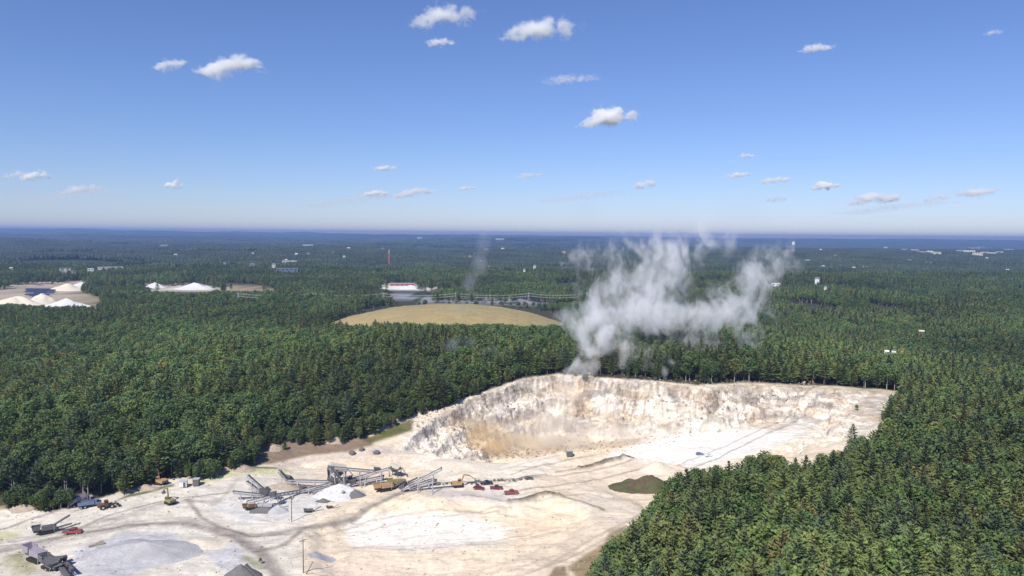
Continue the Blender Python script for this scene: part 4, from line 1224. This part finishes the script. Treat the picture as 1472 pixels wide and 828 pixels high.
tag(mesh('rubble', V, Fc, M['tan_rock']), 'loose pale rubble and stones strewn over the quarry floor and wall foot', 'rubble', None, 'stuff')

# ------------------------------------------------------------------ far things above the tree tops
def building(px, py, dist, w, hvis, dep, wall, roof, label, cat='building', name='building', gable=False, rz=None, floors=2, base=None, open_=False):
    """py is where the trees hide it; it stands on the ground below"""
    ds = np.geomspace(480, 16000, 260); P_ = [pt(px, py+.4, q) for q in ds]
    zs = terrain(np.array([q.x for q in P_]), np.array([q.y for q in P_]), False)
    hit = [i for i in range(len(ds)) if P_[i].z <= zs[i]+15.5]
    i = hit[0] if hit else len(ds)-1
    kf = ds[i]/dist; dist = float(ds[i]); w *= kf; hvis *= kf; dep *= kf
    p = P_[i]; z = float(zs[i])
    if open_:
        i = [k_ for k_ in range(len(ds)) if P_[k_].z <= zs[k_]][:1] or [len(ds)-1]; kf = ds[i[0]]/(dist); dist = float(ds[i[0]]); w *= kf; hvis *= kf; dep *= kf; p = P_[i[0]]; z = float(zs[i[0]])
    if base is not None: z = base
    H = p.z-z+hvis
    if H < 3: H = 3
    e = empty(name, (p.x, p.y, z), (-math.atan2(p.x, p.y) if rz is None else rz), label, cat)
    MB().box((0, 0, H/2-.5), (w, dep, H+1)).build('wall', M[wall], e)
    if gable:
        MB().prism([(-dep*.56, H), (0, H+dep*.28), (dep*.56, H)], -w*.52, w*.52).build('roof', M[roof], e).rotation_euler = (0, 0, math.pi/2)
    else:
        MB().box((0, 0, H+.4), (w*1.02, dep*1.02, .8)).build('roof', M[roof], e)
    nw = min(10, max(2, int(w/9)))
    for f in range(floors):
        zz = H-hvis+hvis*(f+.5)/floors
        for i in range(nw):
            MB().box((-w/2+w*(i+.5)/nw, -dep/2-.05, zz), (w/nw*.5, .2, hvis/floors*.42)).build('window', M['glass'], e)
    return e
building(56,231.5,1700,22,6.5,20,'cream','roof_grey','pale tower block standing above the trees at far left','building','apartment_block',False,None,3)
building(62,232.5,1720,18,2.5,16,'concrete','roof_grey','low wing right of the pale tower block at far left')
building(78,230.5,1900,14,3,14,'white','white','small white building right of the pale tower block')
building(95,229,2000,60,2.5,14,'cream','cream','long low pale building beyond the white one at far left',floors=1)
building(168,239.5,1400,15,6,10,'white','white','white shed behind the second sand pit','shed','shed',False,None,1,None,True)
building(125,240,1350,16,4,12,'white','white','white plant shed at the left end of the second sand pit','shed','shed',False,None,1,None,True)
building(235.5,228.5,1700,8,8,8,'white','roof_grey','white gabled house left of the mill roofs','house','house',True)
building(247,231,1700,48,4,20,'blue','roof_grey','blue grey industrial hall below the mill roofs','hall','hall',False,None,1)
building(249,224,1900,36,3,22,'concrete','white','white roofed mill above the blue grey hall','mill','mill')
building(255,218,2400,8,5,8,'white','white','tiny white house above the mill roofs','house','house',True)
building(217,227,1900,12,4,9,'white','roof_grey','white house left of the mill, near the dark wood','house','house',True)
building(296,220,2200,7,6,7,'white','roof_grey','white house between the mill and the brick chimney','house','house',True)
building(265,210,3600,50,6,20,'white','white','long white building close below the horizon on the left')
building(141,210,3600,36,5,20,'concrete','white','pale long building close below the horizon at far left')
building(361,203.6,6000,34,12,20,'white','white','small white block right under the horizon above the chimney')
building(430,204.8,7000,80,14,30,'white','white','white hangar right under the horizon left of the dust')
building(346,244.3,1500,50,4.5,20,'brick','lilac','reddish long hall behind the third sand pit','hall','hall',False,None,1,None,True)
building(485,216,2500,12,5,12,'yellow','cream','small yellow building on a far dark hill','house','house')
building(460,229,1700,6,6,7,'white','roof_grey','white house below the small yellow building','house','house',True)
building(451,231,1700,5,3,6,'cream','roof_grey','tiny cream house left of the white one','house','house',True)
building(484,226,1900,10,3,9,'blue','roof_grey','bluish roofed house right of the white one','house','house',True)
building(667.5,243.5,1350,15,2.6,9,'white','white','flat white roof at the right foot of the dust plume','house','house',False,None,1)
building(703,239,1450,8,3,8,'white','roof_grey','white house on the wooded slope right of the dust','house','house',True)
building(710,247,1300,4,4,5,'white','roof_grey','small white house below and right of the other slope house','house','house',True)
building(763,302,560,3.2,1.3,3.5,'white','white','white cottage left in the row behind the right quarry rim','house','house',True,None,1)
building(769,302.5,565,3,1.1,3,'cream','white','cream cottage in the middle of the row behind the right rim','house','house',False,None,1)
building(777,301.5,560,3.6,1.5,4,'white','roof_red','red roofed cottage at the right end of the row','house','house',True,None,1)
building(793,284,700,4.5,.8,4,'wood','cream','tan roof among the trees at the far right','house','house',True,None,1)
building(695,223,2600,16,4,10,'concrete','white','pale roof on the far dark ridge right of the water tower')
# the town in the valley, a row of white halls and roofs
tw = [(778,213.4,30,7),(787,213.8,36,7),(793,215.6,45,9),(800,215.2,30,10),(806,216,38,8),(826,214.5,34,9),(834,215,50,12),(841,217.2,44,14),(847,216.2,34,12),(853,216.6,40,10),(860,215.8,30,9),(838,212,60,7),(844,211.4,36,6),(868,213.5,40,6)]
for i, (a, b_, w, hv) in enumerate(tw):
    o_ = building(a, b_, 8200, w*2.2, hv*1.3, 60, ('white','cream','concrete')[i % 3], ('white','white','steel')[i % 3], 'white hall or block of the far town in the valley at right', floors=2)
    o_['group'] = 'white buildings of the far valley town'
# small pale houses half hidden in the wood on both sides
r2 = random.Random(77)
for i in range(26):
    a = r2.choice([r2.uniform(8, 330), r2.uniform(330, 470), r2.uniform(700, 872)]); b_ = r2.uniform(211, 231); d = 84*629/(b_-200.8)
    o_ = building(a, b_, d, r2.uniform(8, 15)*d/3200, r2.uniform(2.0, 3.6)*d/3200, 9*d/2600, r2.choice(['cream','concrete','lilac','steel']), r2.choice(['roof_grey','steel','cream']),
                  'small pale house half hidden in the far woods', 'house', 'house', True)
    o_['group'] = 'small houses half hidden in the far woods'
# brick chimney, water tower
p = pt(335, 223, 2100); z = float(terrain(np.array([p.x]), np.array([p.y]), False)[0]); ht = pt(335, 213.2, 2100).z-z
e = empty('brick_chimney', (p.x, p.y, z), 0, 'tall red brick chimney with pale bands rising from the far woods', 'chimney')
MB().tube((0, 0, 0), (0, 0, ht), 3.2, 2.2, 12).build('stack', M['brick'], e)
for f in (.80, .90): MB().tube((0, 0, ht*f), (0, 0, ht*f+2.6), 2.65, 2.55, 12).build('band', M['concrete'], e)
p = pt(682.5, 212, 3600); z = float(terrain(np.array([p.x]), np.array([p.y]), False)[0]); ht = pt(682.5, 206.6, 3600).z-z
e = empty('water_tower', (p.x, p.y, z), 0, 'white water tower on the far ridge right of the dust plume', 'water tower')
MB().tube((0, 0, ht-16), (0, 0, ht-3), 7.5, 7.5, 16).build('tank', M['white'], e)
MB().tube((0, 0, ht-3), (0, 0, ht), 7.5, 1.0, 16).build('roof', M['white'], e)
for i in range(6):
    a = i*1.047; MB().tube((6*math.cos(a), 6*math.sin(a), 0), (6*math.cos(a), 6*math.sin(a), ht-15), .6, .6, 6).build('leg', M['white'], e)
# far sand pits and their heaps
SG = M['sand']
def far_heap(px, py, dist, w, dep, h, label, seed, mat='sand'):
    p = pt(px, py, dist); p.z = gz(p.x, p.y)
    return lump('sand_pile', p, w, dep, h, M[mat], label, 'sand heap', None, seed, 1.0, 0, 30, .2)
far_heap(14,258,910,48,26,19,'large tan sand heap at the far left edge of the first sand pit',31)
far_heap(57,260,880,52,20,18,'bright white sand heap right of the large tan one',32,'white_gravel')
far_heap(36,256,960,30,20,19,'tan sand ridge between the two big heaps of the first pit',33)
far_heap(58,245,1230,36,24,11,'cream sand heap behind the dark solar roofs',34)
far_heap(72,242,1330,24,20,8,'small pale sand heap at the back of the first pit',35,'white_gravel')
far_heap(133,249,1300,22,16,10,'white sand heap at the left end of the second pit',36,'white_gravel')
far_heap(168,249,1280,38,20,11,'broad pale sand heap in the middle of the second pit',37,'white_gravel')
far_heap(352,248.5,1330,40,18,7,'pale sand heap in the third pit before the reddish hall',38,'white_gravel')
e = empty('solar_field', (0, 0, 0), 0, 'dark blue solar panel field behind the large sand heaps', 'solar panels')
for r0 in range(9):
    y = 1080+r0*17; a = at(17-r0*.2, 251, 3); x0 = (18-CX)/FPX*y; x1 = (50-CX)/FPX*y
    zq = gz((x0+x1)/2, y); x0 += rr.uniform(0, 18); x1 -= rr.uniform(0, 26)
    MB().box(((x0+x1)/2, y, zq+2.6), (x1-x0, 6, .3), Matrix.Rotation(.25, 3, 'X')).build('panel_row', M['solar'], e)
    q = MB()
    for i in range(8): q.bar((x0+(x1-x0)*(i+.5)/8, y, zq), (x0+(x1-x0)*(i+.5)/8, y, zq+2.4), .4)
    q.build('rack', M['steel'], e)
# power line crossing the middle distance
G4 = 'steel pylons of the power line'
pts_ = []
for i, px in enumerate((205, 268, 330, 392, 455, 505)):
    d = 1010+(px-205)*.2
    q = pt(px, 256, d); z = gz(q.x, q.y); H = pt(px, 250.2, d).z-z
    e = empty('pylon', (q.x, q.y, z), 0, 'steel lattice pylon of the power line in front of the landfill road', 'pylon', G4)
    mb = MB()
    for sx in (-1, 1):
        for sy in (-1, 1): mb.bar((sx*1.8, sy*1.8, 0), (sx*.4, sy*.4, H), .22)
    for k in range(7):
        f0, f1 = k/7, (k+1)/7; w0, w1 = 1.8-1.4*f0, 1.8-1.4*f1
        for sy in (-1, 1): mb.bar((-w0, sy*w0, H*f0), (w1, sy*w1, H*f1), .12)
    mb.build('tower', M['steel'], e)
    MB().box((0, 0, H-1.5), (.4, 11, .4)).box((0, 0, H-5), (.4, 8, .4)).build('crossarm', M['steel'], e)
    pts_.append((Vector((q.x, q.y, z)), H))
for k, (dy, dz) in enumerate(((-5.3,-1.7),(5.3,-1.7),(-3.8,-5.2),(3.8,-5.2))):
    mb = MB()
    for (a, ha), (b_, hb_) in zip(pts_, pts_[1:]):
        A = a+Vector((0, dy, ha+dz)); B = b_+Vector((0, dy, hb_+dz)); pv0 = A
        for i in range(1, 9):
            f = i/8; q = A.lerp(B, f); q.z -= 3.0*4*f*(1-f); mb.bar(pv0, q, .14); pv0 = q
    o_ = mb.build('power_cable', M['white'])
    tag(o_, ('upper near','upper far','lower near','lower far')[k]+' cable strung between the pylons before the landfill', 'cable')

# ------------------------------------------------------------------ dust plume, wisps and clouds (real volumes)
def puff_object(name, blobs, dens, colr, label, cat, noise=.09, thr=.30, amp=1.7, grow=1.25, aniso=.2, stretch=(1,1,.7), warp=5.0, kind='stuff', group=None, seed=0.0, detail=6, lean=0.0, rad=1.0, sub=2):
    """blobs: (centre, rx, ry, rz, strength). The closed hull is shaped like the cloud; density falls to nothing inside it."""
    blobs = [(c, a*rad, b*rad, e*rad, s) for c, a, b, e, s in blobs]
    bm = bmesh.new()
    org = sum((Vector(b[0]) for b in blobs), Vector())/len(blobs)
    for c, rx, ry, rz, s in blobs:
        bmesh.ops.create_icosphere(bm, subdivisions=sub, radius=1.0, matrix=Matrix.Translation(Vector(c)-org) @ Matrix.Diagonal((rx*grow, ry*grow, rz*grow, 1)))
    me = bpy.data.meshes.new(name); bm.to_mesh(me); bm.free()
    o = bpy.data.objects.new(name, me); COL.objects.link(o); o.location = org
    size = max(max(b[1], b[3]) for b in blobs)
    if len(blobs) > 1:
        rm = o.modifiers.new('hull', 'REMESH'); rm.mode = 'VOXEL'; rm.voxel_size = max(size/9, min(b[3] for b in blobs)/3.5)
        dg = bpy.context.evaluated_depsgraph_get(); ev = bpy.data.meshes.new_from_object(o.evaluated_get(dg))
        o.modifiers.clear(); o.data = ev
    m, n, b_, out = nt(name); n.nodes.remove(b_)
    tc = N(n, 'TexCoord')
    nz = N(n, 'TexNoise'); nz.inputs['Scale'].default_value = noise*.45; nz.inputs['Detail'].default_value = 2
    off = N(n, 'VectorMath', operation='ADD'); off.inputs[1].default_value = (seed*13.1, seed*7.7, seed*3.3)
    n.links.new(tc.outputs['Object'], off.inputs[0]); n.links.new(off.outputs[0], nz.inputs['Vector'])
    sb = N(n, 'VectorMath', operation='SUBTRACT'); n.links.new(nz.outputs['Color'], sb.inputs[0]); sb.inputs[1].default_value = (.5, .5, .5)
    wp = N(n, 'VectorMath', operation='MULTIPLY_ADD'); n.links.new(sb.outputs[0], wp.inputs[0]); wp.inputs[1].default_value = (warp*2,)*3; n.links.new(tc.outputs['Object'], wp.inputs[2])
    acc = None
    for c, rx, ry, rz, s in blobs:
        cc = Vector(c)-org
        a = N(n, 'VectorMath', operation='SUBTRACT'); n.links.new(wp.outputs[0], a.inputs[0]); a.inputs[1].default_value = cc
        d = N(n, 'VectorMath', operation='DIVIDE'); n.links.new(a.outputs[0], d.inputs[0]); d.inputs[1].default_value = (rx, ry, rz)
        l = N(n, 'VectorMath', operation='LENGTH'); n.links.new(d.outputs[0], l.inputs[0])
        q = N(n, 'MapRange'); q.interpolation_type = 'SMOOTHSTEP'
        q.inputs['From Min'].default_value = 1.05; q.inputs['From Max'].default_value = .1; q.inputs['To Max'].default_value = s
        n.links.new(l.outputs['Value'], q.inputs['Value'])
        acc = q.outputs[0] if acc is None else math_(n, 'MAXIMUM', math_(n, 'MULTIPLY', math_(n, 'ADD', acc, q.outputs[0]), .62), math_(n, 'MAXIMUM', acc, q.outputs[0]))
    mp = N(n, 'Mapping'); mp.inputs['Scale'].default_value = stretch; mp.inputs['Rotation'].default_value = (0, lean, 0)
    n.links.new(wp.outputs[0], mp.inputs[0])
    of2 = N(n, 'VectorMath', operation='ADD'); of2.inputs[1].default_value = (seed*5.1, seed*17.7, seed*9.3)
    n.links.new(mp.outputs[0], of2.inputs[0])
    ns = N(n, 'TexNoise'); ns.inputs['Scale'].default_value = noise; ns.inputs['Detail'].default_value = detail; ns.inputs['Roughness'].default_value = .62
    n.links.new(of2.outputs[0], ns.inputs['Vector'])
    w = math_(n, 'MULTIPLY', math_(n, 'SUBTRACT', ns.outputs[0], .5), amp)
    # sum, cut, and multiply by the mask once more so that the hull is never reached
    t = math_(n, 'SUBTRACT', math_(n, 'ADD', acc, w), thr)
    t = math_(n, 'MAXIMUM', t, 0.0)
    t = math_(n, 'MULTIPLY', t, math_(n, 'MINIMUM', math_(n, 'MULTIPLY', acc, 3.0), 1.0))
    t = math_(n, 'MULTIPLY', t, dens)
    pv = N(n, 'VolumePrincipled'); pv.inputs['Color'].default_value = (*colr, 1); pv.inputs['Anisotropy'].default_value = aniso
    n.links.new(t, pv.inputs['Density']); n.links.new(pv.outputs[0], out.inputs['Volume'])
    o.data.materials.clear(); o.data.materials.append(m)
    return tag(o, label, cat, group, kind)
def blob(px, py, rx, ry, d, s, dep=None):
    k = d/FPX
    r = dep if dep else max(6, (rx+ry)*.5*k)
    return (pt(px, py, d), rx*k, r, ry*k, s)
puff_object('dust_plume', [blob(486,322,5,8,392,.55,4),blob(500,316,12,9,400,.45,6),blob(532,300,14,12,405,.42,7),blob(560,300,12,14,408,.36,7),blob(600,290,22,14,440,.40,9),blob(640,290,22,12,450,.34,9),blob(491,311,7,8,398,.7,5),blob(502,300,13,8,405,.8,7),blob(516,291,19,9,415,1.0,8),blob(508,277,26,11,440,.95,10),
    blob(540,268,40,14,455,.88,14),blob(574,270,38,13,465,.88,14),blob(562,243,27,22,465,.9,12),blob(576,222,20,18,465,.75,11),blob(522,250,22,22,455,.62,11),blob(508,222,17,18,460,.35,10),
    blob(604,268,34,13,470,.7,12),blob(634,262,28,17,470,.7,12),blob(652,240,18,22,470,.68,11),blob(668,220,15,16,470,.55,9),blob(604,207,28,15,465,.42,10),blob(540,215,22,16,465,.40,10)],
    .125, (1,1,1), 'pale grey blast dust plume drifting up from the quarry rim over the woods', 'dust', .13, .30, 4.4, 1.1, .0, (1,1,.42), 10, detail=9, seed=2.0, lean=.45, rad=1.65)
puff_object('dust_veil', [blob(506,182,22,24,500,.5,12),blob(640,180,38,30,500,.55,14),blob(585,196,40,20,500,.4,12)], .010, (.93,.94,.97), 'faint veil of dust rising above the horizon over the plume', 'dust', .06, .0, 1.2, 1.15, .2, (1,1,.6), 8, seed=5.0)
puff_object('dust_wisp', [blob(417,208,8,14,560,.7,8),blob(411,226,8,13,555,.8,7),blob(405,243,9,11,550,.6,7),blob(396,262,16,8,540,.35,8)], .040, (.93,.94,.97),
    'thin detached wisp of dust rising left of the main plume', 'dust', .12, .0, 1.8, 1.15, .2, (1,1,.5), 5, seed=8.0, rad=1.25, lean=.3)
puff_object('dust_wisp', [blob(388,296,11,9,415,.9,7),blob(402,293,16,8,415,.55,7),blob(424,300,14,7,415,.45,7)], .035, (.90,.93,.97),
    'small bluish wisp of dust hanging over the left wood', 'dust', .12, .0, 1.5, 1.15, .2, (1,1,1), 4, seed=9.0)
puff_object('dust_wisp', [blob(578,311,5,5,388,.9,3),blob(572,319,4,7,388,1,3),blob(562,314,5,6,388,.5,3)], .12, (.93,.94,.97),
    'tiny wisp of dust on the quarry rim right of the main plume', 'dust', .22, .10, 1.6, 1.15, .2, (1,1,.7), 2, seed=11.0)
puff_object('dust_cloud', [blob(414,383,36,9,360,1,9),blob(396,380,24,9,360,.9,8),blob(440,378,30,8,362,.6,8),blob(388,370,24,11,362,.8,8),blob(412,368,30,12,364,.7,8)], .15, (.93,.78,.54),
    'ochre dust lying in the left end of the pit', 'dust', .08, .05, 1.6, 1.1, .1, (1,1,1), 3, seed=12.0, rad=1.3)
puff_object('dust_cloud', [blob(480,378,52,10,372,1,9),blob(470,362,34,14,376,.75,9),blob(482,342,17,17,382,.8,7),blob(530,372,40,12,374,.8,8),blob(440,370,40,14,374,.6,8),blob(560,370,40,10,376,.4,8),blob(400,362,26,16,372,.5,8)], .10, (.95,.90,.82),
    'pale dust settling on the quarry floor below the plume', 'dust', .07, .12, 2.0, 1.1, .1, (1,1,.8), 4, seed=14.0, rad=1.3)
# clouds: (px, py, half width px, half height px, density factor, lobes)
CL = [(146,53,16,8,.5,'small ragged cloud left of the larger one, upper left of the sky'),(198,54,31,13,1.0,'largest cloud of the upper left sky'),
      (384,12,32,12,.7,'ragged cloud cut by the top edge, left of its neighbour'),(466,23,35,13,.8,'long ragged cloud near the top centre'),
      (379,35,14,5,.6,'small flat cloud under the ragged one at the top edge'),(526,100,28,12,1.9,'brightest compact white cloud in the middle of the sky'),
      (490,67,27,5,.3,'faint thin streak of cloud above the brightest one'),(703,40,16,5,.8,'small lens-shaped cloud alone in the upper right sky'),
      (30,150,14,6,.9,'low cloud at the far left of the sky'),(70,161,20,6,.5,'thin low cloud right of the far left one'),(150,158,9,6,1.1,'little bright puff low in the left sky'),
      (331,143,12,4,.7,'tiny cloud above the long low bank left of centre'),(322,165,14,4,1.0,'left puff of the long low cloud bank'),(356,164,22,4.5,1.0,'right puff of the long low cloud bank'),
      (402,160,9,3,.8,'tiny flat cloud right of the low cloud bank'),(456,149,14,4,.4,'faint tiny cloud left of the upper dust veil'),(556,157,13,7,.6,'pale hazy cloud above the dust plume'),
      (641,133,8,3.5,.7,'tiny cloud highest of those right of the dust'),(634,149,13,3.5,1.1,'bright small cloud right of the upper dust veil'),(668,153,15,4.5,.9,'flat cloud between two brighter ones right of the dust'),
      (711,158,14,5,1.3,'bright slanting cloud right of the dust'),(752,169,26,7,1.1,'broadest of the low clouds on the right'),(841,164,20,5.5,.9,'low flat cloud near the right edge'),
      (806,169,14,4,.4,'faint cloud between the broadest and the right edge one'),(855,26,9,4,.3,'very faint cloud shred at the upper right'),(668,170,12,4,.4,'faint low cloud under the flat one right of the dust'),
      (62,166,50,4,.25,'long faint streak of haze cloud at the far left horizon'),(300,171,48,3.5,.22,'faint streak below the long low cloud bank'),(500,168,46,4,.22,'faint streak low over the horizon left of the veil'),(770,177,60,3.5,.22,'long faint streak low over the right horizon'),(12,149,12,4,.4,'faint shred at the left edge beside the low far left cloud')]
rc_ = random.Random(3)
for i, (px, py, hw, hh, k, lb) in enumerate(CL):
    el = (200.8-py)/FPX; d = 1500/max(el, .01); d = min(d, 26000)
    u = d/FPX; bl = []
    nl = 5 if hw > 12 else 4
    for j in range(nl):
        f = (j+.5)/nl*2-1
        hgt = hh*(1-.55*f*f)*rc_.uniform(.75, 1.1)
        bl.append((pt(px+f*hw*.72, py+hh*.45-hgt*.5+rc_.uniform(-.2, .2)*hh-(hw*.10*f), d), hw*.42*u, hw*.5*u, hgt*.82*u, rc_.uniform(.8, 1.0)))
    sz = hh*u
    puff_object('cloud', bl, k*9.0/(hw*u), (1, 1, 1), lb, 'cloud', 1.0/(sz*.7), .46, 4.2, 1.2, .0, (.75,.75,1), sz*.5, None, None, seed=i*1.7+1, detail=8, rad=1.3)

# ------------------------------------------------------------------ haze
hb = MB().box((0, 11300, 40), (43000, 24400, 270)).build('haze', None)
m, n, b, o = nt('haze'); n.nodes.remove(b)
pv_ = N(n, 'VolumePrincipled'); pv_.inputs['Color'].default_value = (.36, .53, .93, 1); pv_.inputs['Density'].default_value = 0.92e-4; pv_.inputs['Anisotropy'].default_value = .2
n.links.new(pv_.outputs[0], o.inputs['Volume'])
hb.data.materials.append(m); tag(hb, 'thin pale blue haze lying over the wooded land towards the horizon', 'haze', None, 'stuff')
